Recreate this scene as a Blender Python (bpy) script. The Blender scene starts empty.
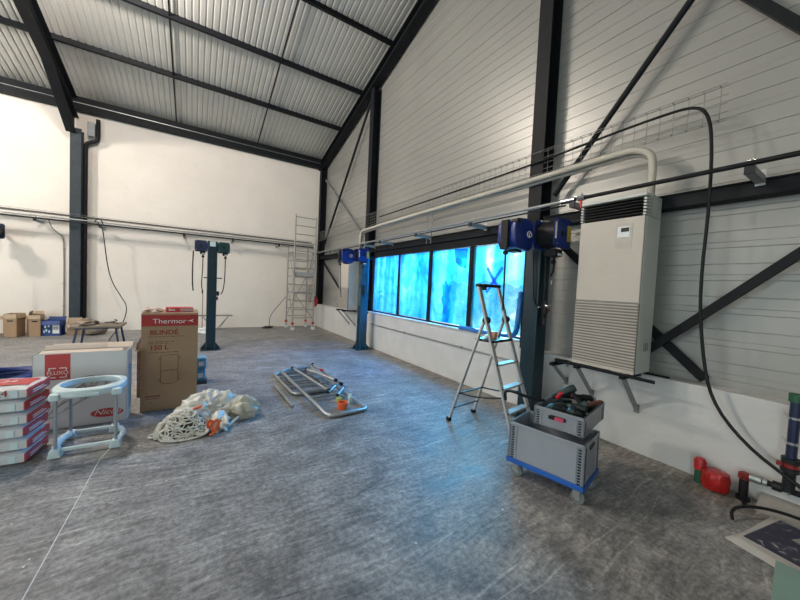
import bpy, bmesh, math, random
from mathutils import Vector, Matrix, noise
random.seed(7)
S = bpy.context.scene
COL = S.collection
PI = math.pi

# ------------------------------------------------------------------ camera
CAM_LOC = (-3.90097, -12.05974, 1.600)
CAM_R = ((0.84294, -0.01836, -0.53769), (-0.53600, 0.05752, -0.84225), (0.04639, 0.99818, 0.03865))
cam = bpy.data.cameras.new('camera')
cam_ob = bpy.data.objects.new('camera', cam)
COL.objects.link(cam_ob)
_m = Matrix(CAM_R).to_4x4()
_q = _m.to_quaternion().to_matrix().to_4x4()
_q.translation = Vector(CAM_LOC)
cam_ob.matrix_world = _q
cam.sensor_width = 36.0
cam.lens = 14.496
cam.clip_start = 0.02
cam.clip_end = 400
S.camera = cam_ob

# ------------------------------------------------------------------ view, world, lights
S.view_settings.view_transform = 'Standard'
S.view_settings.look = 'None'
S.view_settings.gamma = 1
S.view_settings.use_curve_mapping = False
S.view_settings.exposure = 0.0
try:
    S.cycles.use_denoising = True
    S.cycles.max_bounces = 8
    S.cycles.diffuse_bounces = 5
    S.cycles.transparent_max_bounces = 12
    S.cycles.sample_clamp_indirect = 6
except Exception:
    pass
W = bpy.data.worlds.new('sky')
S.world = W
W.use_nodes = True
wb = W.node_tree.nodes['Background']
wb.inputs[0].default_value = (0.86, 0.94, 1.0, 1)
wb.inputs[1].default_value = 1.7

def light(name, kind, loc, power, col, rot=(0, 0, 0), size=0.3, size_y=None, portal=False):
    d = bpy.data.lights.new(name, kind)
    d.energy = power
    d.color = col
    if kind == 'AREA':
        d.shape = 'RECTANGLE'
        d.size = size
        d.size_y = size_y or size
        if portal:
            d.cycles.is_portal = True
    else:
        d.shadow_soft_size = size
    o = bpy.data.objects.new(name, d)
    COL.objects.link(o)
    o.location = loc
    o.rotation_euler = rot
    return o

WARM = (1.0, 0.89, 0.79)
COOL = (0.76, 0.97, 1.0)
light('high_bay_lamp', 'POINT', (-5.6, -5.4, 6.7), 620, WARM, size=0.22)
light('high_bay_lamp', 'POINT', (-10.5, -3.8, 6.2), 1000, WARM, size=0.3)
light('high_bay_lamp', 'POINT', (-14.5, -8.0, 6.9), 180, WARM, size=0.3)
# daylight through the big open doors behind and left of the camera
light('door_daylight', 'AREA', (-14.5, -18.2, 2.3), 620, COOL, rot=(PI/2, 0, 0), size=5.6, size_y=4.4)
light('side_door_daylight', 'AREA', (-19.8, -8.0, 2.4), 150, COOL, rot=(PI/2, 0, -PI/2), size=5.6, size_y=4.6)
# bright sky above the yard, shining down through the filmed window
_d = Vector((-2.4, -6.9, 0)) - Vector((2.3, -6.0, 3.65))
light('window_daylight', 'AREA', (2.3, -6.0, 3.65), 2100, (0.88, 0.93, 1.0), rot=_d.to_track_quat('-Z', 'X').to_euler(), size=4.6, size_y=1.6)

# ------------------------------------------------------------------ materials
MATS = {}
def mat(name, col, rough=0.5, metal=0.0, var=0.10, scale=7.0, bump=0.0, bscale=40.0, spec=0.5):
    if name in MATS:
        return MATS[name]
    m = bpy.data.materials.new(name)
    m.use_nodes = True
    nt = m.node_tree
    b = nt.nodes['Principled BSDF']
    tc = nt.nodes.new('ShaderNodeTexCoord')
    nz = nt.nodes.new('ShaderNodeTexNoise')
    nz.inputs['Scale'].default_value = scale
    nz.inputs['Detail'].default_value = 5
    nt.links.new(tc.outputs['Object'], nz.inputs['Vector'])
    r = nt.nodes.new('ShaderNodeValToRGB')
    r.color_ramp.elements[0].position = 0.3
    r.color_ramp.elements[1].position = 0.7
    lo = [max(0, c * (1 - var)) for c in col]
    hi = [min(1, c * (1 + var)) for c in col]
    r.color_ramp.elements[0].color = (*lo, 1)
    r.color_ramp.elements[1].color = (*hi, 1)
    nt.links.new(nz.outputs['Fac'], r.inputs['Fac'])
    nt.links.new(r.outputs['Color'], b.inputs['Base Color'])
    b.inputs['Roughness'].default_value = rough
    b.inputs['Metallic'].default_value = metal
    b.inputs['Specular IOR Level'].default_value = spec
    if bump:
        n2 = nt.nodes.new('ShaderNodeTexNoise')
        n2.inputs['Scale'].default_value = bscale
        n2.inputs['Detail'].default_value = 6
        nt.links.new(tc.outputs['Object'], n2.inputs['Vector'])
        bp = nt.nodes.new('ShaderNodeBump')
        bp.inputs['Strength'].default_value = bump
        bp.inputs['Distance'].default_value = 0.02
        nt.links.new(n2.outputs['Fac'], bp.inputs['Height'])
        nt.links.new(bp.outputs['Normal'], b.inputs['Normal'])
    MATS[name] = m
    return m

def N(nt, kind, **kw):
    n = nt.nodes.new(kind)
    for k, v in kw.items():
        if k in n.inputs:
            n.inputs[k].default_value = v
        else:
            setattr(n, k, v)
    return n

def ramp(nt, src, stops):
    r = nt.nodes.new('ShaderNodeValToRGB')
    e = r.color_ramp.elements
    while len(e) < len(stops):
        e.new(0.5)
    for i, (p, c) in enumerate(stops):
        e[i].position = p
        e[i].color = (*c, 1) if len(c) == 3 else c
    nt.links.new(src, r.inputs['Fac'])
    return r.outputs['Color']

def mixc(nt, fac, a, b, mode='MIX'):
    m = nt.nodes.new('ShaderNodeMix')
    m.data_type = 'RGBA'
    m.blend_type = mode
    for sock, v in ((m.inputs[0], fac), (m.inputs[6], a), (m.inputs[7], b)):
        if isinstance(v, (int, float)):
            sock.default_value = v
        elif isinstance(v, tuple):
            sock.default_value = (*v, 1)
        else:
            nt.links.new(v, sock)
    return m.outputs[2]

def floor_material():
    m = bpy.data.materials.new('trowelled_concrete')
    m.use_nodes = True
    nt = m.node_tree
    b = nt.nodes['Principled BSDF']
    L = nt.links.new
    tc = N(nt, 'ShaderNodeTexCoord')
    P = tc.outputs['Object']
    big = N(nt, 'ShaderNodeTexNoise', Scale=0.5, Detail=5.0)
    L(P, big.inputs['Vector'])
    mid = N(nt, 'ShaderNodeTexNoise', Scale=3.0, Detail=14.0, Roughness=0.72, Distortion=0.25)
    L(P, mid.inputs['Vector'])
    fine = N(nt, 'ShaderNodeTexNoise', Scale=30.0, Detail=8.0, Roughness=0.7)
    L(P, fine.inputs['Vector'])
    cols = mixc(nt, 1.0, ramp(nt, big.outputs['Fac'], [(0.3, (0.178, 0.181, 0.184)), (0.7, (0.268, 0.268, 0.268))]),
                ramp(nt, mid.outputs['Fac'], [(0.34, (0.56, 0.56, 0.57)), (0.5, (0.95, 0.95, 0.95)), (0.66, (1.38, 1.37, 1.35))]), 'MULTIPLY')
    cols = mixc(nt, 1.0, cols, ramp(nt, fine.outputs['Fac'], [(0.36, (0.60, 0.60, 0.61)), (0.5, (1, 1, 1)), (0.64, (1.42, 1.41, 1.39))]), 'MULTIPLY')
    # soft trowel scratches in two sweeping directions, one or the other by area
    soft = []
    for ang, sc in ((0.35, (5, 42, 1)), (-0.95, (6, 46, 1)), (1.5, (4, 38, 1))):
        wn = N(nt, 'ShaderNodeTexNoise', Scale=0.7, Detail=2.0)
        L(P, wn.inputs['Vector'])
        ad = N(nt, 'ShaderNodeMix', data_type='VECTOR')
        ad.inputs[0].default_value = 0.35
        L(P, ad.inputs[4]); L(wn.outputs['Color'], ad.inputs[5])
        mp = N(nt, 'ShaderNodeMapping')
        mp.inputs['Rotation'].default_value = (0, 0, ang)
        mp.inputs['Scale'].default_value = sc
        L(ad.outputs[1], mp.inputs['Vector'])
        st = N(nt, 'ShaderNodeTexNoise', Scale=1.0, Detail=8.0, Roughness=0.7)
        L(mp.outputs['Vector'], st.inputs['Vector'])
        soft.append(ramp(nt, st.outputs['Fac'], [(0.36, (0.62, 0.62, 0.63)), (0.5, (1, 1, 1)), (0.64, (1.38, 1.37, 1.36))]))
    am = N(nt, 'ShaderNodeTexNoise', Scale=2.6, Detail=3.0)
    L(P, am.inputs['Vector'])
    am2 = N(nt, 'ShaderNodeTexNoise', Scale=2.1, Detail=3.0, Distortion=1.0)
    L(P, am2.inputs['Vector'])
    sc_ = mixc(nt, ramp(nt, am.outputs['Fac'], [(0.42, (0, 0, 0)), (0.58, (1, 1, 1))]), soft[0], soft[1])
    sc_ = mixc(nt, ramp(nt, am2.outputs['Fac'], [(0.46, (0, 0, 0)), (0.60, (1, 1, 1))]), sc_, soft[2])
    cols = mixc(nt, 1.0, cols, sc_, 'MULTIPLY')
    for ang, sc, lo in ((0.6, (1.0, 30, 1), 0.68), (-0.75, (1.2, 40, 1), 0.69), (1.9, (0.9, 34, 1), 0.69), (1.2, (0.6, 26, 1), 0.70)):
        mp = N(nt, 'ShaderNodeMapping')
        mp.inputs['Rotation'].default_value = (0, 0, ang)
        mp.inputs['Scale'].default_value = sc
        wn = N(nt, 'ShaderNodeTexNoise', Scale=0.9, Detail=1.0)
        L(P, wn.inputs['Vector'])
        ad = N(nt, 'ShaderNodeMix', data_type='VECTOR')
        ad.inputs[0].default_value = 0.30
        L(P, ad.inputs[4]); L(wn.outputs['Color'], ad.inputs[5])
        L(ad.outputs[1], mp.inputs['Vector'])
        st = N(nt, 'ShaderNodeTexNoise', Scale=1.0, Detail=5.0, Roughness=0.6)
        L(mp.outputs['Vector'], st.inputs['Vector'])
        f1 = ramp(nt, st.outputs['Fac'], [(lo - .03, (0, 0, 0)), (lo + .05, (1, 1, 1))])
        cols = mixc(nt, f1, cols, mixc(nt, 1.0, cols, (0.50, 0.50, 0.52), 'MULTIPLY'))
        f2 = ramp(nt, st.outputs['Fac'], [(0.29, (1, 1, 1)), (0.36, (0, 0, 0))])
        cols = mixc(nt, f2, cols, mixc(nt, 1.0, cols, (1.6, 1.6, 1.58), 'MULTIPLY'))
    # pale scratches and plaster specks
    vo = N(nt, 'ShaderNodeTexVoronoi', Scale=7.0)
    L(P, vo.inputs['Vector'])
    sp = ramp(nt, vo.outputs['Distance'], [(0.0, (1, 1, 1)), (0.035, (1, 1, 1)), (0.05, (0, 0, 0))])
    vr = ramp(nt, vo.outputs['Color'], [(0.80, (0, 0, 0)), (0.84, (0.55, 0.55, 0.55))])
    spf = mixc(nt, 1.0, sp, vr, 'MULTIPLY')
    cols = mixc(nt, spf, cols, (0.5, 0.5, 0.48))
    # unpolished strip along the low wall (world x > -0.42) and along the back wall
    sx = N(nt, 'ShaderNodeSeparateXYZ')
    L(P, sx.inputs[0])
    wob = N(nt, 'ShaderNodeMath', operation='MULTIPLY_ADD')
    L(mid.outputs['Fac'], wob.inputs[0]); wob.inputs[1].default_value = 0.35
    L(sx.outputs['X'], wob.inputs[2])
    f = ramp(nt, wob.outputs[0], [(0.0, (0, 0, 0)), (0.02, (0.85, 0.85, 0.85))])
    sh = N(nt, 'ShaderNodeMath', operation='ADD')
    L(wob.outputs[0], sh.inputs[0]); sh.inputs[1].default_value = 0.22
    f = ramp(nt, sh.outputs[0], [(0.0, (0, 0, 0)), (0.05, (0.8, 0.8, 0.8))])
    cols = mixc(nt, f, cols, mixc(nt, 1.0, cols, (1.12, 1.02, 0.9), 'MULTIPLY'))
    L(cols, b.inputs['Base Color'])
    rr = ramp(nt, mid.outputs['Fac'], [(0.3, (0.42, 0.42, 0.42)), (0.7, (0.62, 0.62, 0.62))])
    L(rr, b.inputs['Roughness'])
    b.inputs['Specular IOR Level'].default_value = 0.38
    fn = N(nt, 'ShaderNodeTexNoise', Scale=18.0, Detail=8.0, Roughness=0.7)
    L(P, fn.inputs['Vector'])
    bp = N(nt, 'ShaderNodeBump', Strength=0.25, Distance=0.012)
    L(fn.outputs['Fac'], bp.inputs['Height'])
    L(bp.outputs['Normal'], b.inputs['Normal'])
    return m

def plaster_material():
    m = bpy.data.materials.new('cream_plaster')
    m.use_nodes = True
    nt = m.node_tree
    b = nt.nodes['Principled BSDF']
    L = nt.links.new
    tc = N(nt, 'ShaderNodeTexCoord')
    a = N(nt, 'ShaderNodeTexNoise', Scale=0.7, Detail=6.0, Roughness=0.6)
    L(tc.outputs['Object'], a.inputs['Vector'])
    c = ramp(nt, a.outputs['Fac'], [(0.3, (0.74, 0.69, 0.635)), (0.7, (0.83, 0.78, 0.72))])
    v = N(nt, 'ShaderNodeTexNoise', Scale=6.0, Detail=8.0, Roughness=0.7)
    L(tc.outputs['Object'], v.inputs['Vector'])
    c = mixc(nt, ramp(nt, v.outputs['Fac'], [(0.55, (0, 0, 0)), (0.75, (0.5, 0.5, 0.5))]), c, (0.66, 0.62, 0.56))
    L(c, b.inputs['Base Color'])
    b.inputs['Roughness'].default_value = 0.9
    b.inputs['Specular IOR Level'].default_value = 0.2
    bp = N(nt, 'ShaderNodeBump', Strength=0.15, Distance=0.01)
    L(v.outputs['Fac'], bp.inputs['Height'])
    L(bp.outputs['Normal'], b.inputs['Normal'])
    return m

def film_material(name, seed, deep, pale):
    m = bpy.data.materials.new(name)
    m.use_nodes = True
    nt = m.node_tree
    nt.nodes.remove(nt.nodes['Principled BSDF'])
    out = nt.nodes['Material Output']
    L = nt.links.new
    tc = N(nt, 'ShaderNodeTexCoord')
    mp = N(nt, 'ShaderNodeMapping')
    mp.inputs['Location'].default_value = (seed, seed * 1.7, 0)
    mp.inputs['Scale'].default_value = (1, 3.4, 0.45)
    L(tc.outputs['Object'], mp.inputs['Vector'])
    nz = N(nt, 'ShaderNodeTexNoise', Scale=1.0, Detail=3.0, Distortion=0.5)
    L(mp.outputs['Vector'], nz.inputs['Vector'])
    n2 = N(nt, 'ShaderNodeTexNoise', Scale=3.0, Detail=7.0, Distortion=1.5)
    L(tc.outputs['Object'], n2.inputs['Vector'])
    c1 = ramp(nt, nz.outputs['Fac'], [(0.36, deep), (0.5, tuple((a + b2) / 2 for a, b2 in zip(deep, pale))), (0.64, pale)])
    c2 = ramp(nt, n2.outputs['Fac'], [(0.36, (0.45, 0.72, 0.92)), (0.48, (1, 1, 1)), (0.56, (1, 1, 1)), (0.66, (2.4, 1.35, 1.08))])
    c = mixc(nt, 1.0, c1, c2, 'MULTIPLY')
    tr = N(nt, 'ShaderNodeBsdfTransparent')
    tl = N(nt, 'ShaderNodeBsdfTranslucent')
    L(c, tr.inputs['Color']); L(c, tl.inputs['Color'])
    mx = N(nt, 'ShaderNodeMixShader')
    mx.inputs[0].default_value = 0.22
    L(tr.outputs[0], mx.inputs[1]); L(tl.outputs[0], mx.inputs[2])
    gl = N(nt, 'ShaderNodeBsdfGlossy', Roughness=0.2)
    m2 = N(nt, 'ShaderNodeMixShader')
    m2.inputs[0].default_value = 0.03
    L(mx.outputs[0], m2.inputs[1]); L(gl.outputs[0], m2.inputs[2])
    L(m2.outputs[0], out.inputs['Surface'])
    return m

M_STEEL = mat('anthracite_steel', (0.0075, 0.0095, 0.0125), 0.6, 0.0, 0.15, spec=0.22)
M_SHEET = mat('coated_steel_sheet', (0.315, 0.315, 0.298), 0.36, 0.25, 0.04, 1.2)
M_ROOF = mat('roof_sheet', (0.56, 0.56, 0.53), 0.5, 0.2, 0.05, 1.5)
M_WHITEWALL = mat('whitewashed_concrete', (0.56, 0.565, 0.56), 0.85, 0, 0.06, 3.0, 0.2, 20)
M_GALV = mat('galvanised_steel', (0.42, 0.44, 0.44), 0.38, 0.8, 0.12, 20)
M_WIRE = mat('zinc_wire', (0.22, 0.225, 0.22), 0.5, 0.5, 0.1)
M_PIPE = mat('grey_air_pipe', (0.24, 0.25, 0.25), 0.4, 0.2, 0.1)
M_BLACK = mat('black_rubber', (0.010, 0.010, 0.012), 0.5, 0, 0.2, spec=0.25)
M_DARK = mat('dark_plastic', (0.015, 0.017, 0.019), 0.45, 0, 0.2, spec=0.3)
M_LAG = mat('cream_pipe_lagging', (0.50, 0.47, 0.40), 0.6, 0, 0.08)
M_TEAL = mat('petrol_blue_paint', (0.006, 0.024, 0.034), 0.35, 0, 0.12)
M_TEALB = mat('bright_petrol_paint', (0.006, 0.06, 0.095), 0.35, 0, 0.12)
M_BLUE = mat('cobalt_blue_paint', (0.008, 0.028, 0.19), 0.3, 0, 0.1)
M_NAVY = mat('navy_paint', (0.018, 0.028, 0.070), 0.35, 0, 0.1)
M_ALU = mat('aluminium', (0.62, 0.62, 0.60), 0.38, 0.7, 0.06, 25)
M_CHROME = mat('chrome', (0.7, 0.7, 0.7), 0.18, 1.0, 0.03)
M_WHITE = mat('white_plastic', (0.72, 0.75, 0.75), 0.45, 0, 0.04)
M_MINT = mat('pale_mint_plastic', (0.60, 0.72, 0.74), 0.45, 0, 0.05)
M_RED = mat('red_paint', (0.45, 0.018, 0.02), 0.4, 0, 0.15)
M_ORANGE = mat('orange_plastic', (0.75, 0.13, 0.03), 0.45, 0, 0.1)
M_GREEN = mat('green_plastic', (0.015, 0.09, 0.045), 0.45, 0, 0.15)
M_CARD = mat('brown_cardboard', (0.34, 0.225, 0.135), 0.85, 0, 0.06, 5)
M_CARDL = mat('pale_cardboard', (0.50, 0.38, 0.26), 0.85, 0, 0.06, 5)
M_CARDW = mat('white_cardboard', (0.66, 0.66, 0.66), 0.7, 0, 0.03, 4)
M_PRINTRED = mat('red_print', (0.36, 0.03, 0.028), 0.7, 0, 0.05)
M_PRINTBRIGHT = mat('bright_red_print', (0.50, 0.05, 0.05), 0.6, 0, 0.05)
M_PRINTWHITE = mat('white_print', (0.75, 0.72, 0.68), 0.7, 0, 0.03)
M_PRINTGREY = mat('grey_print', (0.16, 0.13, 0.11), 0.8, 0, 0.05)
M_CRATE = mat('grey_crate_plastic', (0.26, 0.285, 0.325), 0.42, 0, 0.05)
M_DOLLY = mat('blue_dolly_plastic', (0.012, 0.10, 0.42), 0.4, 0, 0.05)
M_ACFACE = mat('warm_grey_enamel', (0.50, 0.46, 0.41), 0.4, 0, 0.03)
M_ACSIDE = mat('pale_enamel', (0.52, 0.55, 0.52), 0.4, 0, 0.03)
M_ROPE = mat('rope_fibre', (0.74, 0.70, 0.63), 0.9, 0, 0.2, 30)
M_PAPER = mat('newsprint', (0.47, 0.46, 0.44), 0.8, 0, 0.05)
M_BOARD = mat('green_plasterboard', (0.24, 0.38, 0.34), 0.8, 0, 0.05)
M_YEL = mat('yellow_label', (0.45, 0.36, 0.06), 0.6, 0, 0.05)
M_GLASSY = mat('dark_display', (0.03, 0.035, 0.035), 0.15, 0, 0.1)

# ------------------------------------------------------------------ helpers
MW = {}
def T(name, label, cat, loc=(0, 0, 0), rz=0.0, group=None, kind=None, rot=None):
    o = bpy.data.objects.new(name, None)
    o.empty_display_size = 0.1
    COL.objects.link(o)
    o.location = loc
    o.rotation_euler = rot or (0, 0, rz)
    tag(o, label, cat, group, kind)
    return o

def tag(o, label, cat, group=None, kind=None):
    o['label'] = label
    o['category'] = cat
    if group:
        o['group'] = group
    if kind:
        o['kind'] = kind
    return o

def dup(src, loc, rot=None, label=None, group=None):
    r = src.copy()
    COL.objects.link(r)
    r.location = loc
    if rot is not None:
        r.rotation_euler = rot
    if label:
        r['label'] = label
    if group:
        r['group'] = group
    for ch in list(src.children):
        c = ch.copy()
        COL.objects.link(c)
        c.parent = r
        for g in list(ch.children):
            d = g.copy()
            COL.objects.link(d)
            d.parent = c
    return r

class B:
    def __init__(self):
        self.bm = bmesh.new()
    def _x(self, vs, mtx):
        for v in vs:
            v.co = mtx @ v.co
    def box(self, c, s, rz=0.0, rot=None):
        r = bmesh.ops.create_cube(self.bm, size=1.0)
        R = rot if rot is not None else Matrix.Rotation(rz, 4, 'Z')
        self._x(r['verts'], Matrix.Translation(c) @ R @ Matrix.Diagonal((s[0], s[1], s[2], 1)))
        return self
    def b2(self, lo, hi):
        return self.box([(a + b) / 2 for a, b in zip(lo, hi)], [abs(b - a) for a, b in zip(lo, hi)])
    def bar(self, p0, p1, w, h, up=(0, 0, 1)):
        p0, p1 = Vector(p0), Vector(p1)
        d = p1 - p0
        z = d.normalized()
        u = Vector(up)
        if abs(z.dot(u)) > 0.98:
            u = Vector((1, 0, 0))
        x = u.cross(z).normalized()
        y = z.cross(x)
        R = Matrix((x, y, z)).transposed().to_4x4()
        return self.box((p0 + p1) / 2, (w, h, d.length), rot=R)
    def ibeam(self, p0, p1, w, h, t=0.014, up=(0, 0, 1)):
        """H section: flanges of width w, h apart along up."""
        p0, p1 = Vector(p0), Vector(p1)
        z = (p1 - p0).normalized()
        u = Vector(up)
        x = u.cross(z).normalized()
        y = z.cross(x)
        for s in (-1, 1):
            o = y * (s * (h - t) / 2)
            self.bar(p0 + o, p1 + o, w, t, up)
        self.bar(p0, p1, t * 0.8, h - 2 * t, up)
        return self
    def cyl(self, p0, p1, r, n=14, r2=None, caps=True):
        p0, p1 = Vector(p0), Vector(p1)
        d = p1 - p0
        q = d.to_track_quat('Z', 'Y').to_matrix().to_4x4()
        o = bmesh.ops.create_cone(self.bm, cap_ends=caps, segments=n, radius1=r, radius2=r if r2 is None else r2, depth=d.length)
        self._x(o['verts'], Matrix.Translation((p0 + p1) / 2) @ q)
        return self
    def tube(self, pts, r, n=8, smooth=0, closed=False):
        pts = [Vector(p) for p in pts]
        for _ in range(smooth):
            q = []
            m = len(pts)
            rng = range(m) if closed else range(m - 1)
            if not closed:
                q.append(pts[0])
            for i in rng:
                a, b = pts[i], pts[(i + 1) % m]
                q += [a * .75 + b * .25, a * .25 + b * .75]
            if not closed:
                q.append(pts[-1])
            pts = q
        m = len(pts)
        rings = []
        prev = None
        for i, p in enumerate(pts):
            a = pts[i - 1] if (i > 0 or closed) else p
            b = pts[(i + 1) % m] if (i < m - 1 or closed) else p
            t = (b - a)
            if t.length < 1e-9:
                t = Vector((0, 0, 1))
            t.normalize()
            if prev is None:
                u = Vector((0, 0, 1)) if abs(t.z) < 0.9 else Vector((1, 0, 0))
                prev = t.cross(u).normalized()
            x = (prev - t * prev.dot(t))
            if x.length < 1e-6:
                x = t.orthogonal()
            x.normalize()
            prev = x
            y = t.cross(x)
            rings.append([self.bm.verts.new(p + (x * math.cos(2 * PI * k / n) + y * math.sin(2 * PI * k / n)) * r) for k in range(n)])
        for i in range(m if closed else m - 1):
            A, C = rings[i], rings[(i + 1) % m]
            for k in range(n):
                self.bm.faces.new((A[k], A[(k + 1) % n], C[(k + 1) % n], C[k]))
        if not closed:
            self.bm.faces.new(rings[0][::-1])
            self.bm.faces.new(rings[-1])
        return self
    def prism(self, poly, a, b, axis='Z'):
        """poly of 2-D points extruded between a and b along axis (Z: xy, Y: xz, X: yz)."""
        def v(p, h):
            return {'Z': (p[0], p[1], h), 'Y': (p[0], h, p[1]), 'X': (h, p[0], p[1])}[axis]
        A = [self.bm.verts.new(v(p, a)) for p in poly]
        C = [self.bm.verts.new(v(p, b)) for p in poly]
        n = len(poly)
        self.bm.faces.new(A[::-1])
        self.bm.faces.new(C)
        for i in range(n):
            self.bm.faces.new((A[i], A[(i + 1) % n], C[(i + 1) % n], C[i]))
        return self
    def lathe(self, prof, c=(0, 0, 0), n=24, mtx=None):
        rings = []
        for (r, z) in prof:
            rings.append([self.bm.verts.new((r * math.cos(2 * PI * k / n), r * math.sin(2 * PI * k / n), z)) for k in range(n)])
        for i in range(len(prof) - 1):
            for k in range(n):
                self.bm.faces.new((rings[i][k], rings[i][(k + 1) % n], rings[i + 1][(k + 1) % n], rings[i + 1][k]))
        self.bm.faces.new(rings[0][::-1])
        self.bm.faces.new(rings[-1])
        M_ = Matrix.Translation(c) @ (mtx or Matrix.Identity(4))
        self._x([v for r in rings for v in r], M_)
        return self
    def quad(self, *ps):
        self.bm.faces.new([self.bm.verts.new(p) for p in ps])
        return self
    def build(self, name, m, parent=None, bev=0.0, smooth=False, seg=2, solid=0.0):
        bmesh.ops.recalc_face_normals(self.bm, faces=self.bm.faces)
        me = bpy.data.meshes.new(name)
        self.bm.to_mesh(me)
        self.bm.free()
        me.materials.append(m)
        o = bpy.data.objects.new(name, me)
        COL.objects.link(o)
        if parent is not None:
            o.parent = parent
        if smooth:
            for p in me.polygons:
                p.use_smooth = True
            me.set_sharp_from_angle(angle=0.7)
        if solid:
            s = o.modifiers.new('thickness', 'SOLIDIFY')
            s.thickness = solid
        if bev:
            w = o.modifiers.new('edge', 'BEVEL')
            w.width = bev
            w.segments = seg
            w.limit_method = 'ANGLE'
            w.angle_limit = 0.6
        return o

def text(name, s, size, m, parent, loc, rot, sx=1.0, align='LEFT', shear=0.0, bold=0.0):
    c = bpy.data.curves.new(name, 'FONT')
    c.body = s
    c.size = size
    c.extrude = 0.0006
    c.shear = shear
    c.align_x = align
    c.materials.append(m)
    o = bpy.data.objects.new(name, c)
    COL.objects.link(o)
    o.parent = parent
    o.location = loc
    o.rotation_euler = rot
    o.scale = (sx, 1, 1)
    c.offset = bold
    bpy.context.view_layer.update()
    me = bpy.data.meshes.new_from_object(o.evaluated_get(bpy.context.evaluated_depsgraph_get()))
    me.name = name
    q = bpy.data.objects.new(name, me)
    COL.objects.link(q)
    q.parent = parent
    q.location = loc
    q.rotation_euler = rot
    q.scale = (sx, 1, 1)
    bpy.data.objects.remove(o)
    return q

def struct(o, label=None, cat=None):
    o['kind'] = 'structure'
    if label:
        o['label'] = label
        o['category'] = cat
    return o

# ================================================================== the building
SL = 0.25                 # roof slope
EAVE = 6.25               # underside of the roof sheet at the back wall
RIDGE_Y = -9.2
FRONT_Y = -18.4
LEFT_X = -20.0
def roof_z(y):
    return EAVE + SL * min(-y, y - FRONT_Y)

b = B(); b.b2((LEFT_X - .3, FRONT_Y - .3, -0.2), (0.3, 0.4, 0.0))
struct(b.build('floor', floor_material()), 'grey trowelled concrete floor with scuffs', 'floor')
b = B(); b.b2((-80, -90, -0.5), (80, 80, -0.21))
struct(b.build('ground', mat('yard_gravel', (0.42, 0.42, 0.40), 0.9, 0, 0.25, 0.6)), 'pale yard ground outside the window', 'ground')

# back wall (cream plaster)
M_PLASTER = plaster_material()
b = B(); b.b2((LEFT_X, 0.0, 0), (0.3, 0.25, EAVE + 0.1))
struct(b.build('wall_back', M_PLASTER), 'cream plastered back wall', 'wall')
# left end wall with a big door opening, front wall with a big door opening
b = B()
b.b2((LEFT_X - .2, -5.2, 0), (LEFT_X, 0, 6.3)); b.b2((LEFT_X - .2, FRONT_Y, 0), (LEFT_X, -10.8, 6.3)); b.b2((LEFT_X - .2, -10.8, 4.8), (LEFT_X, -5.2, 6.3))
b.prism([(0, 6.3), (FRONT_Y, 6.3), (RIDGE_Y, 8.6)], LEFT_X - .2, LEFT_X, 'X')
struct(b.build('wall_left', M_PLASTER), 'plastered end wall with a wide door opening', 'wall')
b = B()
b.b2((LEFT_X, FRONT_Y - .2, 0), (-17.3, FRONT_Y, 6.4)); b.b2((-11.7, FRONT_Y - .2, 0), (0.3, FRONT_Y, 6.4)); b.b2((-17.3, FRONT_Y - .2, 4.6), (-11.7, FRONT_Y, 6.4))
struct(b.build('wall_front', M_PLASTER), 'plastered front wall with a wide door opening', 'wall')

# gable wall on the right: coated cassette sheets, profile run along y
b = B()
prof = []
z = 0.78
while z < 8.7:
    for dz, x in ((0.0, .200), (.118, .200), (.124, .1955), (.172, .1955), (.178, .200), (.266, .200), (.269, .207), (.274, .207), (.277, .200)):
        prof.append((x, z + dz))
    z += 0.300
def strip(y0, y1, zlo, zhi):
    for (xa, za), (xb, zb) in zip(prof, prof[1:]):
        if zb <= za + 1e-6:
            continue
        a, c = max(za, zlo), min(zb, zhi)
        if c - a < 1e-4:
            continue
        fa, fc = (a - za) / (zb - za), (c - za) / (zb - za)
        xA, xC = xa + (xb - xa) * fa, xa + (xb - xa) * fc
        yy0, yy1 = y0, y1
        lim = (c - EAVE) / SL
        if lim > 0:
            yy1 = min(y1, -lim)
            yy0 = max(y0, FRONT_Y + lim)
        if yy1 - yy0 < 0.01:
            continue
        b.quad((xA, yy0, a), (xA, yy1, a), (xC, yy1, c), (xC, yy0, c))
WY0, WY1, WZ0, WZ1 = -9.16, -4.40, 0.93, 2.42
strip(FRONT_Y, WY0, 0.78, 8.7)
strip(WY1, 0.0, 0.78, 8.7)
strip(WY0, WY1, WZ1, 8.7)
for y0, y1, zlo in ((FRONT_Y, WY0, 0.80), (WY0, WY1, WZ1 + .08), (WY1, 0.0, 0.80)):
    pts = [(y0, zlo), (y1, zlo), (y1, roof_z(y1) - .01)] + ([(RIDGE_Y, roof_z(RIDGE_Y) - .01)] if y0 < RIDGE_Y < y1 else []) + [(y0, roof_z(y0) - .01)]
    b.prism(pts, .212, .30, 'X')
struct(b.build('wall_right', M_SHEET), 'ribbed grey steel cladding of the gable wall', 'wall')
# low concrete wall under it
b = B()
b.b2((0.0, FRONT_Y, 0), (0.30, WY0, 0.83)); b.b2((0.0, WY0, 0), (0.30, WY1, 0.915)); b.b2((0.0, WY1, 0), (0.30, 0.0, 0.83))
struct(b.build('baseboard_right', M_WHITEWALL, bev=0.006), 'low white concrete wall under the cladding', 'wall')

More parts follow.
